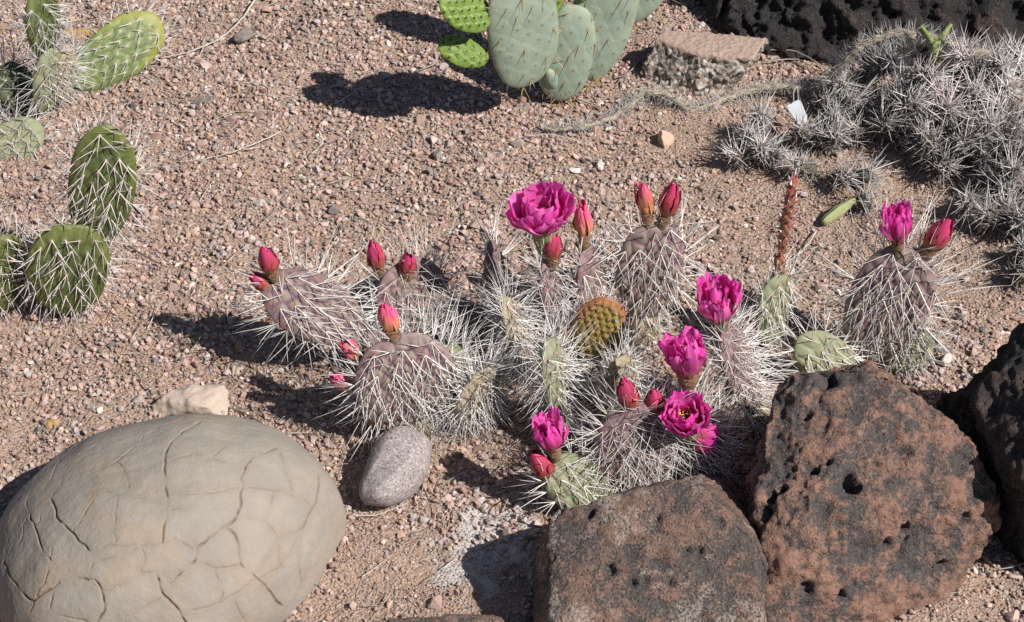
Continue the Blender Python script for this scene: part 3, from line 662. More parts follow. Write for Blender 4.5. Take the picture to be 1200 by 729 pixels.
def pad(root, base, tip, wpx, th=.016, yaw=0.0, sty='purple', mat=None, label=None, k=.20, name='pad', base_w=.0, bend=0.0, dens=1.0, lenf=1.0, seed=None, sq=1.0):
    """one flattened stem segment from base to tip, both given as (photo x, photo y, ground row)"""
    rg = np.random.default_rng(seed if seed is not None else int(base[0] * 7 + tip[1] * 13) % 99991)
    S = STY[sty]; B = Q(*base); T = Q(*tip); A = T - B; L = np.linalg.norm(A); A = A / L; C = (B + T) / 2; s = pxs(C)
    V = nrm(CAM - C); n = nrm(V - (V @ A) * A); sd_ = nrm(np.cross(A, n)); y = math.radians(yaw)
    n, sd_ = n * math.cos(y) + sd_ * math.sin(y), sd_ * math.cos(y) - n * math.sin(y)
    if sd_[0] < 0 and abs(yaw) <= 90: pass
    W = wpx * s; Lc = L * .50
    an = np.linspace(-PI, PI, 721)
    ph = np.linspace(-PI, PI, 2881); ca = np.cos(ph); sa = np.sin(ph)
    oa = W / 2 * np.sign(ca) * np.abs(ca) ** sq * (1 + k * sa) * (1 - base_w * 0); ob = Lc * np.sign(sa) * np.abs(sa) ** sq * 1.0
    wob = 1 + .012 * np.sin(ph * 3 + rg.uniform(0, 6)) + .008 * np.sin(ph * 7 + rg.uniform(0, 6)); oa, ob = oa * wob, ob * wob
    pa = np.arctan2(ob, oa); od = np.argsort(pa); rr = np.hypot(oa, ob)
    Rt = np.interp(an, pa[od], rr[od], period=2 * PI)
    def rho(a, b): return np.hypot(a, b) / np.interp(np.arctan2(b, a), an, Rt)
    # areoles on a slanting lattice
    sp = S['sp'] * s / dens ** .5
    ii = np.arange(-30, 31); u, v = np.meshgrid(ii, ii); rot = rg.uniform(-.25, .25) + .1
    la = (u + .5 * (v % 2)) * sp; lb = v * sp * .88
    la, lb = la.ravel(), lb.ravel(); la = la + rg.normal(0, sp * .07, la.shape); lb = lb + rg.normal(0, sp * .07, lb.shape)
    la, lb = la * math.cos(rot) - lb * math.sin(rot), la * math.sin(rot) + lb * math.cos(rot)
    r_ = rho(la, lb); kp = (r_ < .96); la, lb = la[kp], lb[kp]
    ar = np.stack([la, lb], 1)
    def cc(a, b):
        r = np.clip(rho(a, b), 0, 1); return th / 2 * (1 - r ** 2.4) ** .5
    def surf(a, b):
        d = np.full(len(a), 9.0); d2 = d.copy(); dsk = d.copy()
        for p in ar:
            q = np.hypot(a - p[0], (b - p[1])); e = np.hypot((a - p[0]) * 1.25, (b - p[1] + sp * .12) * .8)
            m = e < dsk; d2 = np.where(m, dsk, np.minimum(d2, e)); dsk = np.minimum(dsk, e); d = np.minimum(d, q)
        val = 1 - sstep(.0, sp * .30, d2 - dsk)
        bump_ = S['tub'] * (np.exp(-(d / (sp * .38)) ** 2) * 1.0 - val * .55)
        return d, val, bump_
    nr, nf = (54, 150) if W / s > 35 else (30, 80)
    t = np.sin(np.linspace(0, 1, nr) ** .92 * PI / 2)[1:]; f = np.linspace(0, 2 * PI, nf, endpoint=False) - PI
    RR = np.interp(f, an, Rt)
    a2 = (t[:, None] * RR * np.cos(f)).ravel(); b2 = (t[:, None] * RR * np.sin(f)).ravel()
    a2 = np.concatenate([[0], a2]); b2 = np.concatenate([[0], b2]); r2 = np.concatenate([[0], np.repeat(t, nf)])
    d, val, bu = surf(a2, b2); fade = 1 - sstep(.9, 1, r2)
    c2 = th / 2 * np.sqrt(np.clip(1 - r2 ** 2.4, 0, 1))
    undul = .0012 * vnoise(np.stack([a2 * 28, b2 * 28, a2 * 0 + rg.uniform(0, 50)], 1))
    cent = bend * ((b2 / Lc) ** 2 - .3) * L * .3 + undul
    def world(a, b, c): return B + A * (L / 2 + np.asarray(b)[:, None]) + sd_ * np.asarray(a)[:, None] + n * np.asarray(c)[:, None]
    front = world(a2, b2, cent + c2 + bu * fade); back = world(a2, b2, cent - c2 - bu * fade)
    nv = len(a2); last = nv - nf
    idx = np.arange(nv); bidx = np.where(idx < last, idx + nv, idx)          # the back shares the rim ring
    ring = lambda m, x: 1 + m * nf + x % nf
    j = np.arange(nf); q = []; tr = []
    for m in range(nr - 2):
        q.append(np.stack([ring(m, j), ring(m + 1, j), ring(m + 1, j + 1), ring(m, j + 1)], 1))
    q = np.concatenate(q); tr = np.stack([np.zeros(nf, int), ring(0, j), ring(0, j + 1)], 1)
    org = np.array(root.location)
    rim = sstep(.62, 1.0, r2) * sstep(-.5 * Lc, .6 * Lc, b2); are = np.exp(-(d / (.0017 if sty != 'blue' else .0015)) ** 2) * fade
    mb = MB(); vv = np.concatenate([front, back[:last]])
    cat_ = lambda x: np.concatenate([x, x[:last]])
    mb.add(vv, [q, tr, bidx[q][:, ::-1], bidx[tr][:, ::-1]], valley=cat_(val * fade), areole=cat_(are), rim=cat_(rim))
    ob_ = mb.build(name, mat, root, org)
    if label: ob_['label'] = label
    # spines
    sm = MB(); P = []; D = []; Ln = []; R = []; mm = s / .000875 * .001
    for side in (1, -1):
        e = .0006
        da = (cc(la + e, lb) - cc(la - e, lb)) / (2 * e); db = (cc(la, lb + e) - cc(la, lb - e)) / (2 * e)
        _, _, bb = surf(la, lb)
        ctr = bend * ((lb / Lc) ** 2 - .3) * L * .3
        pos = world(la, lb, ctr + side * (cc(la, lb) + bb - .0002)); nl = nrm(-da[:, None] * sd_ - db[:, None] * A + side * n * np.ones((len(la), 1)))
        for p, nn, a_, b_ in zip(pos, nl, la, lb):
            up = (b_ / Lc); dn = S['down'] * (1 if up < .6 or rg.uniform() < .55 else -.5)
            m0 = rg.integers(S['main'][0], S['main'][1] + 1)
            if sty == 'blue' and rg.uniform() < .45: m0 = 0
            lat = rg.uniform(-.75, .45) if sty == 'green' else rg.uniform(-.35, .35)
            for q_ in range(m0):
                spread = (q_ - (m0 - 1) / 2) * .62
                dv = nn * S['out'] * rg.uniform(.5, 1.3) - A * dn * rg.uniform(.5, 1.2) + sd_ * (spread + lat + a_ / W * .8 + rg.normal(0, .16))
                dv = dv / np.linalg.norm(dv); dv = dv + nn * max(0.0, .38 - float(dv @ nn))
                P.append(p); D.append(dv); Ln.append(rg.uniform(*S['ml']) * (1.1 if up > 0 else .85)); R.append(S['rad'] * rg.uniform(.85, 1.25))
            for q_ in range(rg.poisson(S['minor'])):
                an_ = rg.uniform(0, 2 * PI); dv = nn * rg.uniform(.15, .6) + sd_ * math.cos(an_) + A * (math.sin(an_) - .3)
                P.append(p); D.append(dv); Ln.append(rg.uniform(*S['nl'])); R.append(S['rad'] * .62)
            if sty == 'shoot': P.append(p); D.append(nn + A * 1.0); Ln.append(rg.uniform(3, 7)); R.append(.0013)
            if sty == 'bare': P.append(p); D.append(nn + A * .3); Ln.append(3.0); R.append(.0010)
    per = np.hypot(np.diff(Rt * np.cos(an)), np.diff(Rt * np.sin(an))); cum = np.concatenate([[0], np.cumsum(per)])
    nrim = int(cum[-1] / (sp * .82)); aa = np.interp((np.arange(nrim) + .5) / nrim * cum[-1], cum, an)
    for a_ in aa:
        if abs(a_ + PI / 2) < .35: continue
        R0 = np.interp(a_, an, Rt); ra, rb = R0 * math.cos(a_), R0 * math.sin(a_)
        p = world([ra], [rb], [bend * ((rb / Lc) ** 2 - .3) * L * .3 + rg.normal(0, th * .12)])[0]; o_ = nrm(sd_ * math.cos(a_) * 1.0 + A * math.sin(a_))
        for q_ in range(int(rg.integers(S['rim'][0], S['rim'][1] + 1) * (1.7 if rb > .2 * Lc and sty not in ('blue', 'young') else 1))):
            dv = o_ * rg.uniform(.55, 1.1) + n * rg.normal(0, .5) + sd_ * rg.normal(0, .3) + A * rg.normal(.1, .3) - A * S['down'] * .25 * (1 if rb < .3 * Lc else 0)
            P.append(p); D.append(dv); Ln.append(rg.uniform(*S['rl']) * (1 if rg.uniform() < .6 else .55)); R.append(S['rad'] * rg.uniform(.8, 1.2))
        if sty == 'bare': P.append(p); D.append(o_); Ln.append(3.2); R.append(.0010)
        if sty in ('young', 'shoot'):
            P.append(p); D.append(o_ + A * (.9 if sty == 'shoot' else 0)); Ln.append(rg.uniform(4, 8)); R.append(.0010 if sty == 'young' else .0014)
    if len(P) > (30 if sty == 'blue' and W / s < 45 else 12):
        nS = len(P); P = np.array(P); Ln = np.array(Ln) * mm * lenf; R = np.array(R)
        # glochid tufts / wool at each areole
        if sty == 'blue': c = np.array([(.46, .33, .14)]) * RNG.uniform(.7, 1.2, (nS, 1))
        elif sty == 'bare': c = np.tile([.05, .09, .025], (nS, 1))
        elif sty in ('young', 'shoot'):
            c = white(nS, .5, .8); red = RNG.uniform(0, 1, nS) < .55; c[red] = np.array([.42, .10, .10]) * RNG.uniform(.7, 1.2, (red.sum(), 1))
        elif sty in ('green',): c = np.array([.93, .84, .80]) * RNG.uniform(*S['col'], (nS, 1))
        else: c = white(nS, *S['col'])
        spines(sm, P, np.array(D), Ln, R, .10 if sty != 'dense' else .16, c, seg=3, brown=S['brown'])
        if sty not in ('bare', 'young', 'shoot'):
            u0, f0 = ico(1)
            q = np.unique(np.round(P, 6), axis=0); rw = RNG.uniform(.0006, .0012, len(q)) * (1.25 if sty == 'green' else 1)
            Vw = q[:, None, :] + u0[None] * rw[:, None, None] * RNG.uniform(.7, 1.3, (len(q), len(u0), 1))
            wc = np.array([.30, .13, .06]) if sty in ('purple', 'dense', 'blue') else np.array([.48, .42, .33])
            cw = np.repeat(wc * RNG.uniform(.6, 1.3, (len(q), 1)), len(u0), 0)
            sm.add(Vw.reshape(-1, 3), [(f0[None] + (np.arange(len(q)) * len(u0))[:, None, None]).reshape(-1, 3)], tint=cw)
        so_ = sm.build('spine_coat', M_SPINE, ob_, org)
    return dict(ob=ob_, B=B, T=T, A=A, n=n, sd=sd_, L=L, W=W, C=C)

# ------------------------------------------------------------------ flowers and buds
g = NT('petal'); o = g.obj(); nz = g.noise(300, 3, .6, o)
M_PETAL = g.done(g.mix(g.math('MULTIPLY', nz, .25), g.attr('tint'), (.80, .12, .50)), .42, g.bump(nz, .25, .0008), .35, trans=.42)
g = NT('tepal'); M_TEPAL = g.done(g.attr('tint'), .45, None, .35, trans=.12)
g = NT('ovary'); nz = g.noise(300, 4, .7)
M_OVARY = g.done(g.mix(g.math('MULTIPLY', nz, .4), g.attr('tint'), (.16, .09, .05)), .6, g.bump(nz, .4, .001), .3)
g = NT('stamen'); M_STAM = g.done(g.attr('tint'), .6, None, .2)
MAG = np.array([.86, .032, .46]); MAGL = np.array([.92, .30, .70]); MAGD = np.array([.70, .016, .27]); RED = np.array([.40, .038, .060]); ORG = np.array([.56, .22, .09]); GRN = np.array([.27, .27, .09]); YEL = np.array([.62, .42, .12])

def frame(d):
    d = nrm(d); u = nrm(np.cross(d, [0.3, -.8, .52])); return u, np.cross(d, u), d

def ovary(mb, base, d, L, r0, r1, c0, c1, rg):
    u, w_, d = frame(d); ns, nl = 20, 14
    t = np.linspace(0, 1, nl); r = r0 + (r1 - r0) * t ** .8; r = r * (1 + .10 * np.sin(t * PI))
    an = np.arange(ns) * 2 * PI / ns
    P = base + d * (t * L)[:, None, None] + (u * np.cos(an)[:, None] + w_ * np.sin(an)[:, None])[None] * r[:, None, None]
    bump_ = .10 * r1 * np.sin(an * 5 + t[:, None] * 9) * np.sin(t * 9)[:, None]
    P = P + (u * np.cos(an)[:, None] + w_ * np.sin(an)[:, None])[None] * bump_[:, :, None]
    i = np.arange(nl - 1)[:, None] * ns; j = np.arange(ns)[None]; j2 = (j + 1) % ns
    q = np.stack([i + j, i + j2, i + ns + j2, i + ns + j], -1).reshape(-1, 4)
    V = P.reshape(-1, 3); V = np.concatenate([V, [base + d * L * .97]])
    cap = np.stack([(nl - 1) * ns + np.arange(ns), (nl - 1) * ns + (np.arange(ns) + 1) % ns, np.full(ns, nl * ns)], 1)
    c = np.repeat(c0 * (1 - t[:, None]) + c1 * t[:, None], ns, 0); c = np.concatenate([c, [c1]]) * rg.uniform(.85, 1.15, (len(V), 1))
    mb.add(V, [q, cap], tint=c)
    # little scale leaves with reddish tips, and a few bristles
    for q_ in range(18):
        tt = rg.uniform(.12, .95); a_ = rg.uniform(0, 2 * PI); rad = u * math.cos(a_) + w_ * math.sin(a_); rr = np.interp(tt, t, r)
        p = base + d * L * tt + rad * rr; tang = np.cross(d, rad); ln = r1 * rg.uniform(.28, .5)
        tipv = p + d * ln + rad * ln * .35; sv = np.array([p - tang * ln * .28, p + tang * ln * .28, tipv, p + rad * ln * .18 + d * ln * .2])
        mb.add(sv, [np.array([(0, 3, 2), (3, 1, 2), (0, 1, 3)])], tint=np.array([c1, c1, RED * .8, c1]))
    nb = 16; a_ = rg.uniform(0, 2 * PI, nb); rad = u * np.cos(a_)[:, None] + w_ * np.sin(a_)[:, None]; tt = rg.uniform(.2, .98, nb)
    spines(mb, base + d * L * tt[:, None] + rad * np.interp(tt, t, r)[:, None], rad + d * .7, rg.uniform(.002, .006, nb), np.full(nb, .0003), .1, white(nb, .5, .8))

def petal(mb, c, d, phi, r0, Lp, Wp, tha, thb, ruff, cols, rg, pt=.5, nu=9, nv=12, roff=0.0, notch=0.0):
    """one tepal growing from a ring of radius r0 round axis d; tha/thb are its lean at base and tip"""
    u, w_, d = frame(d); v = np.linspace(0, 1, nv); th_ = tha + (thb - tha) * v ** .9
    dv = 1 / (nv - 1); R = r0 + roff + Lp * np.concatenate([[0], np.cumsum(np.sin(th_)[:-1] * dv)]); Z = Lp * np.concatenate([[0], np.cumsum(np.cos(th_)[:-1] * dv)])
    R = np.maximum(R, .0008 + roff)
    wd = Wp * (np.sin(np.clip(v ** (1.0 if pt > .4 else 1.3), 0, 1) * PI * (.80 if pt < .4 else .96)) ** .75 * .9 + .12 * (1 - v)) if pt < .4 else Wp * (.20 + .80 * np.sin(np.clip(v ** .9, 0, 1) * PI * .66) ** .9)
    wd[-1] *= .6 if pt < .4 else .85
    s = np.linspace(-1, 1, nu); S = s[None, :] * wd[:, None] / 2
    Rw = np.maximum(R, Wp * .32)[:, None]; ang = phi + S / Rw
    f1, f2, f3 = rg.uniform(0, 6, 3)
    rf = ruff * (v[:, None] ** 1.6) * (np.sin(s[None, :] * 4.5 + f1) + .7 * np.sin(s[None, :] * 9 + f2 + v[:, None] * 3)) * .5
    rr = R[:, None] + rf + ruff * .5 * np.sin(v[:, None] * 6 + f3) * np.abs(s[None, :]); zz_ = Z[:, None] + rf * .6 * np.sin(f3) - (np.abs(s[None, :]) ** 2.4) * wd[:, None] * (.06 if pt < .4 else .06 + .26 * v[:, None] ** 3)
    zz_ = zz_ + Lp * (v[:, None] ** 7) * ruff / (ruff + .0015) * .05 * (np.sin(s[None, :] * 11 + f1) + np.sin(s[None, :] * 5.3 + f3)) * (1 if pt > .4 else 0)
    zz_ = zz_ - notch * Lp * (v[:, None] ** 6) * np.exp(-(s[None, :] / .25) ** 2)
    rad = np.cos(ang)[..., None] * u + np.sin(ang)[..., None] * w_
    P = c + rad * rr[..., None] + d * zz_[..., None]
    c0, c1, cm = cols
    k = np.clip(v[:, None] * 1.15 + .12 * np.sin(s[None, :] * 7 + f2), 0, 1)[..., None]; C = c0 * (1 - k) + c1 * k
    md = (np.exp(-(s[None, :] / .30) ** 2) * (1 - v[:, None] * .75) * .8)[..., None]; C = C * (1 - md) + cm * md
    C = C * (1 + .10 * np.sin(s * 22 + f1)[None, :, None] * v[:, None, None])
    i = np.arange(nv - 1)[:, None] * nu; j = np.arange(nu - 1)[None]
    q = np.stack([i + j, i + j + 1, i + nu + j + 1, i + nu + j], -1).reshape(-1, 4)
    mb.add(P.reshape(-1, 3), [q], tint=C.reshape(-1, 3))

def aim(p, px, py, g=None):
    """direction from a point to where a photo pixel stands, over ground row g"""
    return Q(px, py, g) - p

def flower(root, base, tip, size, kind, label, seed, face=(0, 0, 0), rows=None):
    """base/tip: (x, y, ground row) of the ovary's foot and of the top of the petals; size: width of the petals in photo px"""
    rg = np.random.default_rng(seed); B = Q(*base); T = Q(*tip); d = nrm(T - B + np.array(face) * np.linalg.norm(T - B)); Lt = np.linalg.norm(T - B); s = pxs(T); W = size * s * (.84 if kind in ('bud', 'wilt') else .95); org = np.array(root.location)
    name = 'flower' if kind in ('open', 'half') else 'flower_bud'
    fo = {'open': .36, 'half': .28, 'bud': .30, 'wilt': .32}[kind]
    r1 = W * {'open': .20, 'half': .32, 'bud': .40, 'wilt': .36}[kind]
    mb = MB(); lo = Lt * fo
    warm = rg.uniform(.8, 1.2)
    ovary(mb, B - d * .003, d, lo + .003, r1 * .62, r1, np.array([.23, .20, .11]) * warm, np.array([.26, .12, .075]) if kind != 'open' else np.array([.25, .25, .11]), rg)
    ob = mb.build(name, M_OVARY, root, org)
    if label: ob['label'] = label
    c = B + d * lo * .93; Lp = Lt * (1 - fo) + lo * .07
    pm = MB()
    if kind == 'open':
        Lq = W * .60
        for wh, (nP, ta, tb, sc, ro) in enumerate(((7, 62, 8, 1.0, 0), (7, 50, -2, 1.06, -.0006), (5, 34, -8, 1.0, -.0012), (4, 18, -6, .80, -.002))):
            for q in range(nP):
                ph = q * 2 * PI / nP + wh * .4 + rg.normal(0, .10); light = rg.uniform(.15, .75)
                petal(pm, c, d, ph, r1 * .8, Lq * sc * rg.uniform(.92, 1.08), Lq * .95, math.radians(ta + rg.normal(0, 5)), math.radians(tb + rg.normal(0, 8)), W * .06,
                      (MAGD * .5 + ORG * .25, MAG * (1 - light) + MAGL * light, MAGD * .9 + .0), rg, .8, 13, 16, ro, .06)
        for q in range(8):      # outer greenish pink guard petals
            petal(pm, c - d * Lq * .05, d, q * 2 * PI / 8 + rg.normal(0, .1), r1 * .9, Lq * rg.uniform(.5, .75), Lq * .42, math.radians(64), math.radians(18), W * .02, (GRN, MAG * .8 + MAGL * .2, np.array([.35, .20, .06])), rg, .3, 9, 12, .0004)
    elif kind == 'half':
        for wh, (nP, ta, tb, sc, wd, ro) in enumerate(((7, 38, -14, .92, .62, 0), (6, 30, -16, 1.0, .66, -.0012), (5, 22, -16, 1.0, .62, -.0022), (3, 12, -12, .95, .5, -.003))):
            for q in range(nP):
                light = rg.uniform(.1, .65); ph = q * 2 * PI / nP + wh * .5 + rg.normal(0, .12)
                petal(pm, c, d, ph, r1 * .82, Lp * sc * rg.uniform(.78, 1.04), W * wd, math.radians(ta + 6 + rg.normal(0, 6)), math.radians(tb + 4 + rg.normal(0, 14)), W * .12,
                      (ORG * .6 + MAGD * .4, MAG * (1 - light) + MAGL * light, (ORG * .5 + MAG * .5) if wh == 0 else MAGD), rg, .7, 11, 14, ro, .08)
        for q in range(7):
            petal(pm, c - d * Lp * .04, d, q * 2 * PI / 7 + rg.normal(0, .15), r1 * .92, Lp * rg.uniform(.4, .68), W * .36, math.radians(34), math.radians(-8), W * .02, (GRN * .8 + RED * .2, RED * .7 + MAG * .3, ORG * .8), rg, .3, 7, 10, .0006)
    elif kind == 'wilt':     # spent, crumpled and twisted shut
        for wh, (nP, ta, tb, sc, ro) in enumerate(((6, 26, -34, .85, 0), (6, 20, -28, 1.0, -.001), (4, 12, -22, 1.05, -.002))):
            for q in range(nP):
                petal(pm, c, d, q * 2 * PI / nP + wh * .5, r1 * .85, Lp * sc * rg.uniform(.85, 1.12), W * .55, math.radians(ta + rg.normal(0, 6)), math.radians(tb + rg.normal(0, 8)), W * .085,
                      (YEL * .8 + ORG * .2, MAG * rg.uniform(.15, .55) + RED * .75 + ORG * .2, ORG), rg, .5, 9, 12, ro, .1)
    else:                    # tight pointed bud of overlapping tepals
        for wh, (nP, ta, tb, sc, wd, ro) in enumerate(((7, 34, 4, .34, .40, .0010), (7, 32, -10, .52, .46, .0007), (6, 30, -24, .74, .52, .0002), (6, 28, -34, .94, .58, -.0005), (3, 22, -34, 1.08, .5, -.0012))):
            for q in range(nP):
                g0 = (GRN * .75 + RED * .25) if wh < 2 else ORG * .6 + RED * .3; t1 = RED * rg.uniform(.6, 1.05) + MAG * (.0 + .055 * wh)
                petal(pm, c, d, q * 2 * PI / nP + wh * .52, r1 * .84, Lp * sc * rg.uniform(.94, 1.06), W * wd, math.radians(ta + rg.normal(0, 3)), math.radians(tb + rg.normal(0, 3)), W * .012,
                      (g0, t1, (RED * .5 + ORG * .35 + GRN * .2) if wh < 3 else t1 * .8), rg, .3, 9, 12, ro)
    pm.build('corolla', M_PETAL if kind in ('open', 'half') else M_TEPAL, ob, org)
    if kind == 'open':
        sm = MB(); nS = 130; u, w_, d = frame(d); a_ = rg.uniform(0, 2 * PI, nS); rad = u * np.cos(a_)[:, None] + w_ * np.sin(a_)[:, None]
        P = c + rad * (r1 * rg.uniform(.15, .75, nS))[:, None]; Ln = W * rg.uniform(.22, .32, nS); D = nrm(d + rad * rg.uniform(.05, .6, nS)[:, None])
        spines(sm, P, D, Ln, np.full(nS, .0004), .1, np.tile([.55, .10, .08], (nS, 1)), 2)
        u0, f0 = ico(1); E = P + D * Ln[:, None] * .97; Vw = E[:, None, :] + u0[None] * .0009
        sm.add(Vw.reshape(-1, 3), [(f0[None] + (np.arange(nS) * len(u0))[:, None, None]).reshape(-1, 3)], tint=np.tile([.72, .50, .10], (nS * len(u0), 1)))
        sm.build('stamen_cluster', M_STAM, ob, org)
    return ob
def plant(px, py, label, cat='cactus', group=None, name='prickly_pear'):
    c = G(px, py); o = empty(name, (c[0], c[1], 0)); tag(o, label, cat, group); return o
PG = 'white spined prickly pears'

# left plant: three plum pads with buds
c = plant(480, 500, 'plum prickly pear clump with white spines, behind the smooth grey cobble')
pad(c, (486, 502, 520), (464, 394, 517), 122, .018, 6, 'purple', M_PURP, k=.02, sq=.90, seed=1, lenf=1.12)
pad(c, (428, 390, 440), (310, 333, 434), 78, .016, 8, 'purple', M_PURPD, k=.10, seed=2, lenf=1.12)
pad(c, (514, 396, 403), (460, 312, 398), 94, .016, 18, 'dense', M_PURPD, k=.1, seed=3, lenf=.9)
pad(c, (530, 495, 500), (524, 405, 490), 64, .016, 52, 'dense', M_PALE, k=.1, seed=4, lenf=.8, label='green pad turned edgewise behind the broad plum pad')
pad(c, (545, 500, 508), (570, 432, 505), 66, .018, 55, 'dense', M_DRY, k=.05, seed=5, lenf=.9, dens=1.8, label='withered pad buried in grey spines')
pad(c, (505, 496, 502), (590, 486, 502), 26, .020, 10, 'wild', M_DRY, k=0, seed=6, lenf=.7, label='yellowed old stem lying on the ground')
pad(c, (458, 446, 449), (432, 386, 441), 40, .016, 15, 'wild', M_PURPD, k=.0, seed=7, lenf=.8)
pad(c, (508, 513, 514), (488, 488, 520), 32, .018, 15, 'wild', M_DRY, k=.0, seed=8, lenf=.7)
flower(c, (322, 326, 434), (309, 291, 434), 25, 'bud', 'upper of the two pink tipped buds on the far left pad', 1)
flower(c, (318, 340, 434), (294, 322, 434), 23, 'bud', 'lower of the two pink tipped buds on the far left pad', 2)
flower(c, (446, 322, 399), (436, 284, 398), 23, 'bud', None, 3)
flower(c, (477, 327, 399), (478, 298, 398), 24, 'bud', None, 4)
flower(c, (462, 398, 517), (451, 356, 517), 29, 'wilt', 'spent pink and yellow flower closed on top of the broad plum pad', 5)
flower(c, (428, 424, 517), (402, 402, 518), 25, 'wilt', 'coral bud on the left rim', 6)
flower(c, (424, 458, 518), (388, 442, 520), 28, 'wilt', 'coral spent flower with yellow stamens at the left rim', 7)

# middle plant: the one with the big flower
c = plant(665, 440, 'central white spined prickly pear bearing the biggest fully open magenta flower')
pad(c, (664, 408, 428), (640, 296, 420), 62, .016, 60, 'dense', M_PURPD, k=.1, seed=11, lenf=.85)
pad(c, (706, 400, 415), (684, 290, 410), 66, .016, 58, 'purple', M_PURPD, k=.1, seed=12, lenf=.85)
pad(c, (754, 376, 404), (768, 260, 398), 78, .016, 14, 'purple', M_PURP, k=.16, seed=13, lenf=1.1)
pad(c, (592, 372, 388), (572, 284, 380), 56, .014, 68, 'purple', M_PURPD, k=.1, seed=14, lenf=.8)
pad(c, (628, 420, 442), (588, 356, 456), 58, .016, 62, 'dense', M_DRY, k=.1, seed=15, lenf=.95, dens=1.8)
pad(c, (692, 424, 462), (711, 349, 458), 63, .013, 8, 'young', M_YOUNG, k=.10, seed=16, label='young olive and red pad with short red spines')
pad(c, (664, 494, 520), (640, 398, 514), 66, .016, 66, 'dense', M_PALE, k=.05, seed=17, lenf=1.0, label='pale green pad seen almost edge on')
pad(c, (725, 492, 506), (728, 418, 494), 62, .016, 50, 'dense', M_DRY, k=.05, seed=18, lenf=.75, dens=1.8)
pad(c, (660, 440, 452), (680, 372, 448), 60, .016, 50, 'dense', M_DRY, k=.05, seed=19, lenf=.75, dens=1.8)
pad(c, (722, 440, 470), (730, 416, 470), 8, .007, 0, 'shoot', M_SHOOT, k=.0, seed=20, name='shoot')
# old woody joints the pads stand on
pad(c, (664, 428, 429), (665, 400, 428), 30, .016, 25, 'wild', M_DRY, k=.0, seed=211, lenf=.8)
pad(c, (706, 415, 416), (707, 394, 415), 30, .016, 25, 'wild', M_DRY, k=.0, seed=212, lenf=.8)
pad(c, (755, 404, 405), (756, 368, 404), 36, .016, 25, 'wild', M_DRY, k=.0, seed=213, lenf=.8)
pad(c, (592, 389, 390), (593, 366, 389), 24, .016, 25, 'wild', M_DRY, k=.0, seed=214, lenf=.8)
pad(c, (628, 443, 444), (629, 412, 443), 30, .016, 25, 'wild', M_DRY, k=.0, seed=215, lenf=.8)
pad(c, (690, 462, 463), (691, 414, 462), 30, .016, 25, 'wild', M_DRY, k=.0, seed=216, lenf=.8)
pad(c, (664, 521, 522), (665, 486, 521), 30, .016, 25, 'wild', M_DRY, k=.0, seed=217, lenf=.8)
pad(c, (728, 506, 507), (729, 484, 506), 30, .016, 25, 'wild', M_DRY, k=.0, seed=218, lenf=.8)
pad(c, (660, 453, 454), (661, 432, 453), 30, .016, 25, 'wild', M_DRY, k=.0, seed=219, lenf=.8)
flower(c, (641, 294, 420), (627, 197, 415), 80, 'open', None, 11, face=(0, -.10, 0))
flower(c, (648, 312, 426), (647, 272, 424), 25, 'bud', None, 12)
flower(c, (686, 290, 410), (680, 239, 408), 23, 'wilt', None, 13)
flower(c, (760, 264, 398), (753, 214, 396), 24, 'wilt', None, 14)
flower(c, (776, 264, 398), (791, 214, 396), 23, 'bud', None, 15)

# front plant: dark dome under a bunch of magenta flowers
c = plant(770, 575, 'dark spiny prickly pear with a bunch of magenta flowers, right behind the grey brown boulder')
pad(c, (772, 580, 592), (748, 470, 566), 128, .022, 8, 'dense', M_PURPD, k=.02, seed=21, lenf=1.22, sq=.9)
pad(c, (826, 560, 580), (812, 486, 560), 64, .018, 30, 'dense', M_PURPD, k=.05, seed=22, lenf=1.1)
flower(c, (744, 488, 568), (730, 444, 565), 26, 'bud', None, 21)
flower(c, (772, 494, 568), (766, 456, 565), 26, 'bud', None, 22)
flower(c, (812, 520, 578), (798, 438, 590), 62, 'open', 'wide open magenta flower facing the viewer', 23, face=(-.05, -.12, .05))
flower(c, (807, 450, 562), (802, 393, 558), 44, 'half', 'ruffled half open magenta flower above the wide open one', 24)
flower(c, (800, 505, 580), (844, 517, 584), 30, 'half', 'pink bud pointing right under the wide open flower', 25)

# small pale front plant
c = plant(690, 596, 'small pale green prickly pear with two stacked pink buds, behind the grey brown boulder')
pad(c, (716, 588, 602), (640, 548, 600), 66, .018, 6, 'purple', M_PALE, k=.0, seed=31, lenf=.9, sq=.9)
flower(c, (652, 536, 600), (638, 490, 599), 28, 'half', None, 31)
flower(c, (650, 566, 601), (624, 528, 601), 27, 'bud', None, 32)

# right of centre: tall half-open bud
c = plant(880, 500, 'bristling white spined prickly pear with one upright ruffled bud, left of the big rust boulder')
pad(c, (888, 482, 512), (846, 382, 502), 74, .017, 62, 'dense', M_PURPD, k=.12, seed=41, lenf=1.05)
pad(c, (888, 512, 513), (889, 474, 512), 36, .016, 25, 'wild', M_DRY, k=.0, seed=241, lenf=.8)
flower(c, (845, 388, 502), (838, 331, 500), 36, 'half', None, 41)

# pale pad carrying a long red shoot
c = plant(905, 408, 'slim pale green prickly pear with a tall toothed red shoot growing from its top')
pad(c, (900, 408, 418), (912, 318, 412), 52, .015, 50, 'purple', M_PALE, k=.1, seed=51, lenf=.85)
pad(c, (913, 306, 410), (931, 206, 404), 13.5, .009, 25, 'shoot', M_SHOOT, k=.05, seed=52, name='shoot', lenf=1.15)
pad(c, (912, 322, 411), (915, 298, 410), 15, .010, 20, 'shoot', M_SHOOT, k=.05, seed=53, name='shoot')

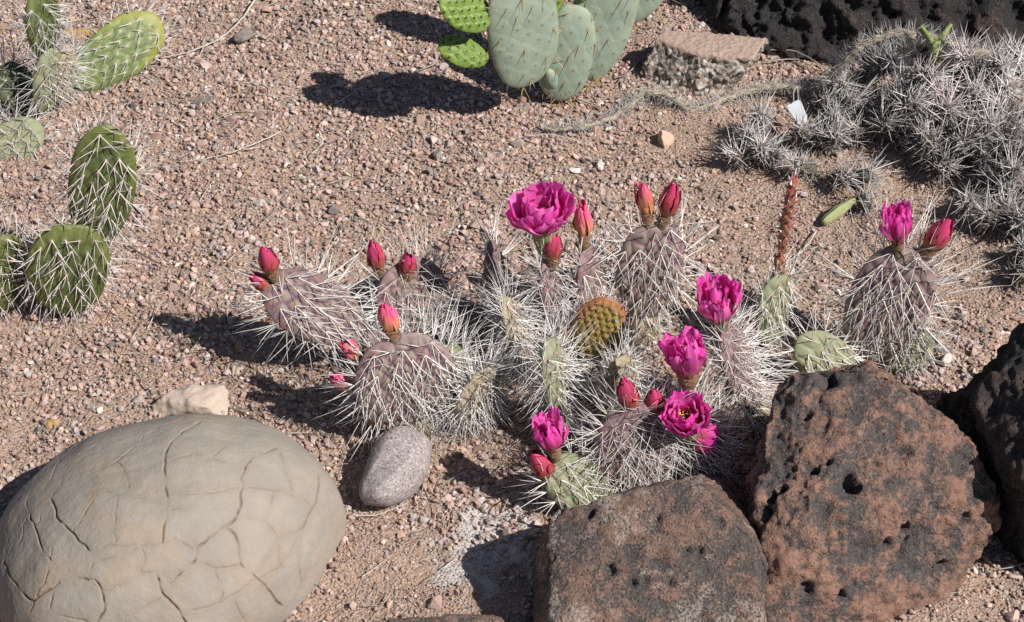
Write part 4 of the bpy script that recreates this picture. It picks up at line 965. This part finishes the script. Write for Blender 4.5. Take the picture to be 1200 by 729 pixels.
# right plant
c = plant(1030, 430, 'plum and green prickly pear with two magenta buds, directly above the big rust boulder')
pad(c, (1014, 424, 432), (1068, 290, 416), 98, .018, 10, 'purple', M_PURP, k=.08, seed=61, lenf=1.32, sq=.93)
pad(c, (1000, 446, 452), (934, 398, 446), 62, .016, 8, 'purple', M_PALE, k=.0, seed=62, lenf=.85)
pad(c, (1040, 430, 436), (1092, 395, 430), 40, .014, 20, 'wild', M_PALE, k=.0, seed=63, lenf=1.1)
flower(c, (1052, 296, 418), (1053, 240, 416), 25, 'half', 'taller magenta bud starting to open', 61)
flower(c, (1082, 302, 417), (1112, 258, 416), 29, 'bud', 'shorter red bud leaning right', 62)

# green pair on the left edge
c = plant(95, 368, 'dark green prickly pear at the left edge, an oval pad standing on a rounder one')
pad(c, (112, 292, 358), (126, 147, 350), 79, .018, 6, 'green', M_GREEN, k=.10, seed=71)
pad(c, (76, 368, 376), (84, 262, 368), 96, .018, 6, 'green', M_GREEN, k=.06, seed=72, sq=.92)
pad(c, (8, 362, 372), (0, 276, 366), 70, .016, 30, 'green', M_GREEN, k=.05, seed=73)

# top left plant
c = plant(60, 135, 'straggly grey spined prickly pear with one yellowing pad leaning right, above the dark green one')
pad(c, (84, 100, 106), (188, 24, 66), 68, .015, 6, 'yellow', M_YELL, k=.16, seed=81, label='yellow edged pad leaning right')
pad(c, (52, 134, 142), (62, 55, 134), 46, .014, 40, 'wild', M_PALE, k=.1, seed=82)
pad(c, (76, 120, 132), (78, 52, 126), 36, .014, 50, 'wild', M_DRY, k=.1, seed=86)
pad(c, (54, 68, 132), (46, -16, 126), 52, .015, 40, 'wild', M_GREEN, k=.1, seed=83, lenf=.9)
pad(c, (30, 130, 134), (6, 74, 124), 50, .014, 20, 'wild', M_DARKG, k=.1, seed=84, label='shaded dark green pad')
c = plant(10, 185, 'pale flat prickly pear pad lying low at the left edge under the straggly one')
pad(c, (-22, 188, 192), (50, 148, 170), 52, .014, 0, 'wild', M_PALE, k=.05, seed=85)

# blue green plant
c = plant(655, 115, 'big blue green prickly pear with sparse tan spines and two small bright green pads')
pad(c, (622, 98, 140), (604, -30, 152), 92, .020, 24, 'blue', M_BLUE, k=.06, seed=91, sq=.80)
pad(c, (660, 110, 115), (642, 82, 128), 24, .018, 15, 'blue', M_BLUE, k=.0, seed=291)
pad(c, (654, 118, 124), (674, 6, 116), 66, .020, 8, 'blue', M_BLUE, k=.02, seed=92, sq=.90)
pad(c, (688, 94, 116), (722, -44, 106), 76, .020, 10, 'blue', M_BLUE, k=.12, seed=93, sq=.92)
pad(c, (728, 28, 106), (778, -70, 96), 66, .020, 10, 'blue', M_BLUE, k=.1, seed=94)
pad(c, (576, 26, 160), (516, -4, 170), 52, .012, 16, 'bare', M_NEW, k=.10, seed=95, label='small bright green new pad, upper one')
pad(c, (572, 70, 158), (514, 52, 164), 36, .011, 16, 'bare', M_NEW, k=.06, seed=96, label='small bright green new pad, lower one')
pad(c, (646, 44, 118), (656, -30, 114), 22, .010, 66, 'bare', M_NEW, k=.0, seed=97)
pad(c, (600, -40, 158), (556, -14, 168), 34, .012, 4, 'bare', M_NEW, seed=98) if False else pad(c, (578, -18, 154), (538, -34, 152), 30, .012, 24, 'bare', M_NEW, k=.1, seed=98)
pad(c, (685, 4, 112), (690, -70, 106), 30, .012, 50, 'bare', M_NEW, k=.0, seed=99)
pad(c, (715, -40, 106), (690, -160, 100), 80, .018, 10, 'blue', M_BLUE, k=.1, seed=100)
# stiff tan spines bunched at its foot
sm = MB(); nS = 60; rg_ = np.random.default_rng(3)
bx = [(578, 72), (570, 58), (640, 97), (652, 100), (592, 92), (612, 98), (655, 112), (668, 116), (690, 100), (704, 90)]
P = []; D = []
for k_ in range(nS):
    b_ = bx[k_ % 10]; p = Q(b_[0] + rg_.normal(0, 2), b_[1] + rg_.normal(0, 2), 122); P.append(p); D.append([rg_.normal(0, .45), rg_.uniform(-.9, -.1), rg_.uniform(-.9, .1)])
spines(sm, np.array(P), np.array(D), rg_.uniform(.010, .026, nS), np.full(nS, .0006), .06, np.array([.50, .34, .13]) * rg_.uniform(.7, 1.2, (nS, 1)), 3)
sm.build('spine_tuft', M_SPINE, c, np.array(c.location))

# ------------------------------------------------------------------ grey spiny clump
g = NT('stem_grey_green'); o = g.obj(); b = g.noise(200, 4, .7, o)
M_STEM = g.done(g.mix(b, (.065, .062, .045), (.15, .13, .10)), .8, g.bump(b, .6, .002), .2)
g = NT('stem_fresh'); o = g.obj(); b = g.noise(160, 4, .7, o)
M_FRESH = g.done(g.mix(b, (.15, .21, .05), (.25, .29, .10)), .55, g.bump(b, .3, .001), .3)
g = NT('dry_wood'); o = g.obj(); b = g.noise(240, 4, .7, o); st = g.noise(60, 5, .7, o)
M_WOOD = g.done(g.mix(g.ramp(b, (.3, 0), (.7, 1)), g.mix(st, (.17, .145, .12), (.33, .275, .20)), (.42, .375, .31)), .9, g.bump(b, .8, .002), .15)
g = NT('grey_twig'); M_TWIG = g.done(g.attr('tint'), .85, None, .15)

def stem(root, px, py, hgt, seed, r=.0095, ln=(.015, .033), tone=(.48, .82), face=None, label=None, dens=1.0, mat=None, pinkish=0):
    """a short cylindrical joint bristling with spines; its tip is seen at a photo pixel, hgt above the ground"""
    rg = np.random.default_rng(seed); T = G(px, py, hgt); org = np.array(root.location)
    d = nrm(np.array([rg.normal(0, .45), -.55 + rg.normal(0, .3), .75])) if face is None else nrm(np.array(face, float))
    L = min(max(hgt * 1.05 / max(d[2], .35), .026), .075); B = T - d * L; u, w_, d = frame(d)
    nl, ns = 16, 14; t = np.linspace(0, 1, nl); an = np.arange(ns) * 2 * PI / ns
    rr = r * np.where(t > .75, np.sqrt(np.clip(1 - ((t - .75) / .25) ** 2, 0, 1)) * .97 + .03, .8 + .2 * t / .75)
    tb = 1 + .10 * np.sin(an[None] * 7 + t[:, None] * 6) * np.sin(t[:, None] * 36)
    rad = u * np.cos(an)[:, None] + w_ * np.sin(an)[:, None]
    V = B + d * (t * L)[:, None, None] + rad[None] * (rr[:, None] * tb)[..., None]
    i = np.arange(nl - 1)[:, None] * ns; j = np.arange(ns)[None]; j2 = (j + 1) % ns
    q = np.stack([i + j, i + j2, i + ns + j2, i + ns + j], -1).reshape(-1, 4)
    mb = MB(); mb.add(np.concatenate([V.reshape(-1, 3), [T + d * .0002]]), [q, np.stack([(nl - 1) * ns + np.arange(ns), (nl - 1) * ns + (np.arange(ns) + 1) % ns, np.full(ns, nl * ns)], 1)])
    ob = mb.build('stem', mat or M_STEM, root, org)
    if label: ob['label'] = label
    TK = []; na = int(L / .0042 * 4.0 * dens); P = []; D = []; Ln = []; R = []
    for k in range(na):
        tt = 1 - ((k + rg.uniform(0, .8)) / na) ** 1.25 * .93; a_ = k * 2.39996; rd = u * math.cos(a_) + w_ * math.sin(a_); p = B + d * tt * L + rd * np.interp(tt, t, rr)
        tipk = sstep(.6, 1.0, np.array([tt]))[0]; nn = nrm(rd * (1 - tipk * .75) + d * (.25 + tipk))
        for m in range(rg.integers(4, 7)):
            long_ = m < 2; dv = nn * (1.0 if long_ else .55) + rg.normal(0, .5 if long_ else .62, 3)
            P.append(p); D.append(dv); Ln.append(rg.uniform(*ln) * (1.35 if long_ else .62) * (.5 + .5 * tipk)); R.append(.00078 if long_ else .00044); TK.append(tipk)
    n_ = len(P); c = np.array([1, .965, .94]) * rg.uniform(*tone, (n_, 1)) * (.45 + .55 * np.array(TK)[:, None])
    if pinkish: c = c * (1 - pinkish * rg.uniform(0, 1, (n_, 1)) * (1 - np.array([1, .78, .80])))
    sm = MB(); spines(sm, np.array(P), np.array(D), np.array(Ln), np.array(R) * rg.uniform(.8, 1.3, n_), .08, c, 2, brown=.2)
    sm.build('spine_coat', M_SPINE, ob, org); return ob

def bristly_branch(root, pts, rad, nsp, seed, name='branch', ln=(.006, .016), tone=(.34, .60), mat=None):
    rg = np.random.default_rng(seed); mb = MB(); org = np.array(root.location) if root is not None else np.zeros(3)
    P, T = tube(mb, [G(*p) for p in pts], rad, 9, None, 9, .0009); ob = mb.build(name, mat or M_WOOD, root, org)
    k = rg.integers(0, len(P), nsp); rr = np.interp(np.linspace(0, 1, len(P)), np.linspace(0, 1, len(pts)), rad)
    v = nrm(rg.normal(0, 1, (nsp, 3))); v = nrm(v - (v * T[k]).sum(1, keepdims=True) * T[k] * .8)
    sm = MB(); spines(sm, P[k] + v * rr[k][:, None] * .8, v + rg.normal(0, .35, (nsp, 3)), rg.uniform(*ln, nsp), rg.uniform(.00025, .00042, nsp), .1, np.array([1, .96, .92]) * rg.uniform(*tone, (nsp, 1)), 2)
    sm.build('spine_coat', M_SPINE, ob, org); return ob

c = plant(1110, 215, 'large mound of grey starburst spined cactus stems in front of the black lava rock', name='spiny_cactus')
MAIN = [(1094, 89, .085), (1126, 64, .10), (1181, 102, .085), (1177, 79, .10), (1111, 127, .075), (1075, 121, .07), (1040, 141, .045), (1159, 141, .07), (1155, 160, .055), (1086, 156, .05),
        (1111, 192, .03), (1156, 187, .035), (1045, 72, .055), (1188, 197, .05), (1141, 105, .085), (1135, 137, .065), (1196, 149, .07), (1163, 205, .03), (1215, 95, .09), (1218, 170, .07),
        (1150, 84, .075), (1225, 130, .08), (1060, 162, .02), (1195, 66, .08), (1222, 215, .04),
        (1100, 108, .078), (1168, 122, .075), (1128, 166, .048), (1182, 166, .055), (1064, 104, .055), (1095, 172, .035), (1176, 222, .03)]
for k_, (x_, y_, h_) in enumerate(MAIN):
    br = (.55, .90) if y_ < 135 else (.40, .72)
    stem(c, x_, y_, h_, 500 + k_, tone=br, pinkish=.6 if (1075 < x_ < 1135 and y_ < 130) else .15, ln=(.017, .038))
br_ = bristly_branch(c, [(962, 99, .030), (985, 80, .052), (1005, 58, .078), (1030, 45, .092), (1065, 39, .10), (1100, 46, .10), (1130, 58, .095), (1170, 66, .09)], [.0042, .0048, .005, .005, .005, .005, .0055, .006], 900, 7, ln=(.009, .022))
br_['label'] = 'dry arching branch with a straw coloured bare stretch'
for k_, (pts, rd) in enumerate((([(1094, 76, .075), (1095, 62, .088), (1096, 48, .10)], [.0042, .0042, .0036]), ([(1096, 56, .093), (1088, 42, .104), (1079, 30, .112)], [.0030, .0032, .0015]), ([(1096, 54, .095), (1106, 40, .106), (1115, 28, .115)], [.0028, .0034, .0016]))):
    mb = MB(); tube(mb, [G(*p) for p in pts], rd, 8, None, 6, .0002); ob = mb.build('shoot', M_FRESH, c, np.array(c.location)); ob['label'] = 'fresh green sprig'

c = plant(905, 190, 'separate low tuft of grey starburst stems nearest the granite block', name='spiny_cactus')
for k_, (x_, y_, h_) in enumerate([(889, 134, .045), (880, 158, .035), (893, 171, .035), (860, 180, .026), (930, 192, .024), (912, 182, .022)]):
    stem(c, x_, y_, h_, 600 + k_, tone=(.46, .80), r=.0075)
c = plant(970, 165, 'grey starburst cactus stems crowding behind the white plant tag', name='spiny_cactus')
for k_, (x_, y_, h_) in enumerate([(942, 152, .03), (981, 158, .034), (985, 97, .04), (979, 138, .03), (960, 160, .022), (1000, 150, .03), (1002, 118, .035), (968, 118, .025)]):
    stem(c, x_, y_, h_, 620 + k_, tone=(.42, .72), r=.0075)
c = plant(1010, 215, 'small grey spiny tuft at the tip of the fallen green joint', name='spiny_cactus')
for k_, (x_, y_, h_) in enumerate([(992, 207, .026), (1020, 202, .028), (1014, 232, .022)]):
    stem(c, x_, y_, h_, 640 + k_, tone=(.42, .68), r=.008)
c = plant(1165, 265, 'grey starburst stems on the outer right edge above the charcoal boulder', name='spiny_cactus')
for k_, (x_, y_, h_) in enumerate([(1135, 238, .03), (1154, 250, .03), (1180, 238, .035), (1197, 260, .035), (1200, 288, .03), (1202, 318, .03), (1215, 250, .04), (1218, 300, .035)]):
    stem(c, x_, y_, h_, 660 + k_, tone=(.38, .68))

# fallen dry branch before the granite block
b = plant(820, 122, 'dry straw coloured spiny branch lying along the foot of the granite block', 'branch', name='dead_branch')
o_ = bristly_branch(b, [(640, 152, .006), (672, 150, .008), (705, 143, .01), (735, 126, .014), (757, 108, .022), (785, 112, .020), (805, 128, .010), (835, 122, .010), (870, 108, .012), (910, 102, .014), (950, 104, .014), (985, 98, .02)],
                    [.0022, .003, .0034, .0038, .004, .004, .0036, .0034, .004, .004, .0042, .0036], 1250, 9, ln=(.008, .021), tone=(.36, .66), name='branch')
# fallen green joint
g0, g1 = G(964, 261, .009), G(1006, 231, .016); rt = empty('stem_joint', (float(g0[0]), float(g0[1]), 0)); tag(rt, 'fallen yellow green ribbed stem joint lying on the gravel with two tan spines', 'stem joint')
mb = MB(); m_ = 20; t = np.linspace(0, 1, m_); ax = nrm(g1 - g0); u, w_, d_ = frame(ax); rr = .0057 * np.clip(np.sin(np.clip(t * .93 + .05, 0, 1) * PI) ** .5, .12, 1) * (1.08 - .45 * t ** 2) * (1 + .05 * np.sin(t * 17)); an = np.arange(30) * 2 * PI / 30
rb = 1 + .20 * np.cos(an * 5)
V = g0 + (g1 - g0)[None] * t[:, None]; V = V[:, None, :] + (u * np.cos(an)[:, None] + w_ * np.sin(an)[:, None])[None] * (rr[:, None] * rb[None])[..., None]
i = np.arange(m_ - 1)[:, None] * 30; j = np.arange(30)[None]; j2 = (j + 1) % 30
mb.add(np.concatenate([V.reshape(-1, 3), [g0, g1]]), [np.stack([i + j, i + j2, i + 30 + j2, i + 30 + j], -1).reshape(-1, 4), np.stack([np.full(30, 600), (np.arange(30) + 1) % 30, np.arange(30)], 1), np.stack([np.full(30, 601), 570 + np.arange(30), 570 + (np.arange(30) + 1) % 30], 1)])
g = NT('joint_skin'); o = g.obj(); b_ = g.noise(120, 5, .7, o); M_JOINT = g.done(g.mix(g.ramp(g.noise(190, 5, .75, o), (.60, 0), (.68, 1)), g.mix(b_, (.215, .25, .09), (.35, .35, .18)), (.24, .15, .08)), .6, g.bump(b_, .3, .001), .3)
jo = mb.build('stem', M_JOINT, rt, np.array(rt.location))
for p_, d_, l_ in ((.006, [-.9, .3, .5], .045), (.004, [-.7, .1, .9], .035), (.002, [.6, .2, .6], .030)):
    sm = MB(); spines(sm, np.array([g1 - ax * p_]), np.array([d_]), np.array([l_]), np.full(1, .0007), .05, np.array([[.50, .33, .13]]), 3)
    sm.build('spine', M_SPINE, jo, np.array(rt.location))

# ------------------------------------------------------------------ plant tag
c = plant(940, 152, 'white metal plant tag on a wire stake among the grey spiny stems', 'plant tag', name='plant_tag')
pl = [G(919, 124, .043), G(923, 121, .046), G(936, 115, .050), G(940, 119, .048), G(947, 137, .033), G(947, 143, .028), G(941, 149, .022), G(936, 147, .024)]
nrm_ = nrm(np.cross(pl[2] - pl[0], pl[5] - pl[0])); nrm_ = nrm_ if nrm_[1] < 0 else -nrm_
ct = np.mean(pl, 0); pl = [ct + (p - ct - ((p - ct) @ nrm_) * nrm_) * .9 for p in pl]; n8 = len(pl)
V = np.array([p + nrm_ * .0005 for p in pl] + [p - nrm_ * .0005 for p in pl] + [ct + nrm_ * .0005, ct - nrm_ * .0005]); j = np.arange(n8); j2 = (j + 1) % n8
mb = MB(); mb.add(V, [np.stack([j, j2, np.full(n8, 16)], 1), np.stack([j2 + 8, j + 8, np.full(n8, 17)], 1), np.stack([j, j + 8, j2 + 8, j2], 1)])
g = NT('tag_metal'); b_ = g.noise(120, 4, .7); g.b.inputs['Metallic'].default_value = .15
M_TAG = g.done(g.mix(g.ramp(b_, (.3, 0), (.7, 1)), (.50, .53, .58), (.66, .68, .72)), .4, None, .5); po = mb.build('plate', M_TAG, c, np.array(c.location), smooth=False)
mb = MB(); tube(mb, [G(930, 120, .048), G(930, 108, .058), G(934, 102, .060), G(935, 112, .05), G(936, 130, .030), G(938, 150, .004), G(938, 156, -.01)], .0008, 6, (.35, .34, .32)); mb.build('wire_stake', M_TWIG, c, np.array(c.location))

# ------------------------------------------------------------------ single twigs on the gravel
def twig(pts, rad, col, label, seed):
    P = [G(x, y, (z if z is not None else 0) + float(hz(*G(x, y)[:2])[0])) for x, y, z in pts]; mb = MB(); tube(mb, P, np.linspace(rad, rad * .45, len(P)), 6, col, 7, .0003)
    org = np.array([P[0][0], P[0][1], 0]); o = mb.build('twig', M_TWIG, None, org); o.location = org; tag(o, label, 'twig')
LT, DK = (.50, .45, .39), (.15, .12, .10)
twig([(302, -6, .008), (285, 20, .010), (262, 42, .008), (232, 57, .008), (200, 66, .007), (188, 68, .006)], .0013, LT, 'long pale curved twig reaching down from the top edge near the dark grey stone', 1)
twig([(240, 44, .006), (236, 62, .007), (224, 72, .005)], .0008, LT, 'short pale side twig hooked under the long curved one', 2)
twig([(330, 154, .006), (290, 172, .007), (250, 184, .006), (206, 190, .006)], .0008, LT, 'thin bleached stalk lying across the open gravel right of the dark green pad', 3)
twig([(312, 158 - 28, .006), (270, 160 - 28, .006), (232, 152, .006)], .0007, (.42, .37, .32), 'thin grey stalk above the bleached one on the open gravel', 4)
twig([(150, 288, .006), (170, 300, .007), (196, 314, .006)], .0012, DK, 'dark broken twig just right of where the two dark green pads join', 5)
twig([(414, 254, .006), (436, 262, .012), (434, 280, .012), (418, 299, .006)], .0008, LT, 'pale looped stalk above the upper pair of buds of the left clump', 6)
twig([(412, 603, .004), (440, 604, .005), (466, 594, .005), (480, 588, .004)], .0008, LT, 'thin pale straw curving below the grey cobble', 7)
twig([(900, 58, .006), (930, 60, .012), (958, 74, .014), (975, 86, .006)], .0012, (.34, .28, .23), 'greyish brown arched twig between granite block and black rock', 8)
twig([(898, 72, .006), (935, 70, .008), (962, 84, .006), (1000, 90, .004)], .0009, (.34, .28, .23), 'thin brown twig below the arched one behind the plant tag', 9)
twig([(770, 45, .004), (752, 66, .006), (738, 84, .006), (720, 92, .004)], .0012, (.30, .25, .21), 'brown twig leaning between the granite block and the blue green pads', 10)
twig([(676, 116, .006), (706, 126, .006), (732, 136, .005)], .0010, (.44, .38, .32), 'pale twig running from the foot of the blue green pads', 11)
twig([(615, 160, .005), (650, 158, .007), (690, 170, .005)], .0008, LT, 'bleached stalk on the gravel below the blue green prickly pear', 12)
twig([(160, 438, .004), (174, 450, .008), (182, 460, .006)], .0010, (.40, .35, .30), 'small twig by the pale sandy stone', 13)
twig([(268, 478, .004), (290, 486, .006), (315, 500, .004)], .0011, DK, 'dark twig in the shadow right of the pale sandy stone', 14)
twig([(957, 270, .005), (946, 288, .007), (930, 302, .006), (915, 312, .006)], .0009, LT, 'pale stalk slanting below the fallen green joint', 15)

# ------------------------------------------------------------------ kinds that repeat share a group
GROUPS = {'prickly_pear': 'prickly pears in the garden bed', 'spiny_cactus': 'clumps of grey starburst cactus', 'boulder': 'dark lava boulders round the bed',
          'stone': 'single stones lying on the gravel', 'twig': 'dry twigs lying on the gravel'}
for o_ in list(bpy.data.objects):
    if o_.parent is None and 'category' in o_:
        k_ = o_.name.split('.')[0]
        if k_ in GROUPS: o_['group'] = GROUPS[k_]
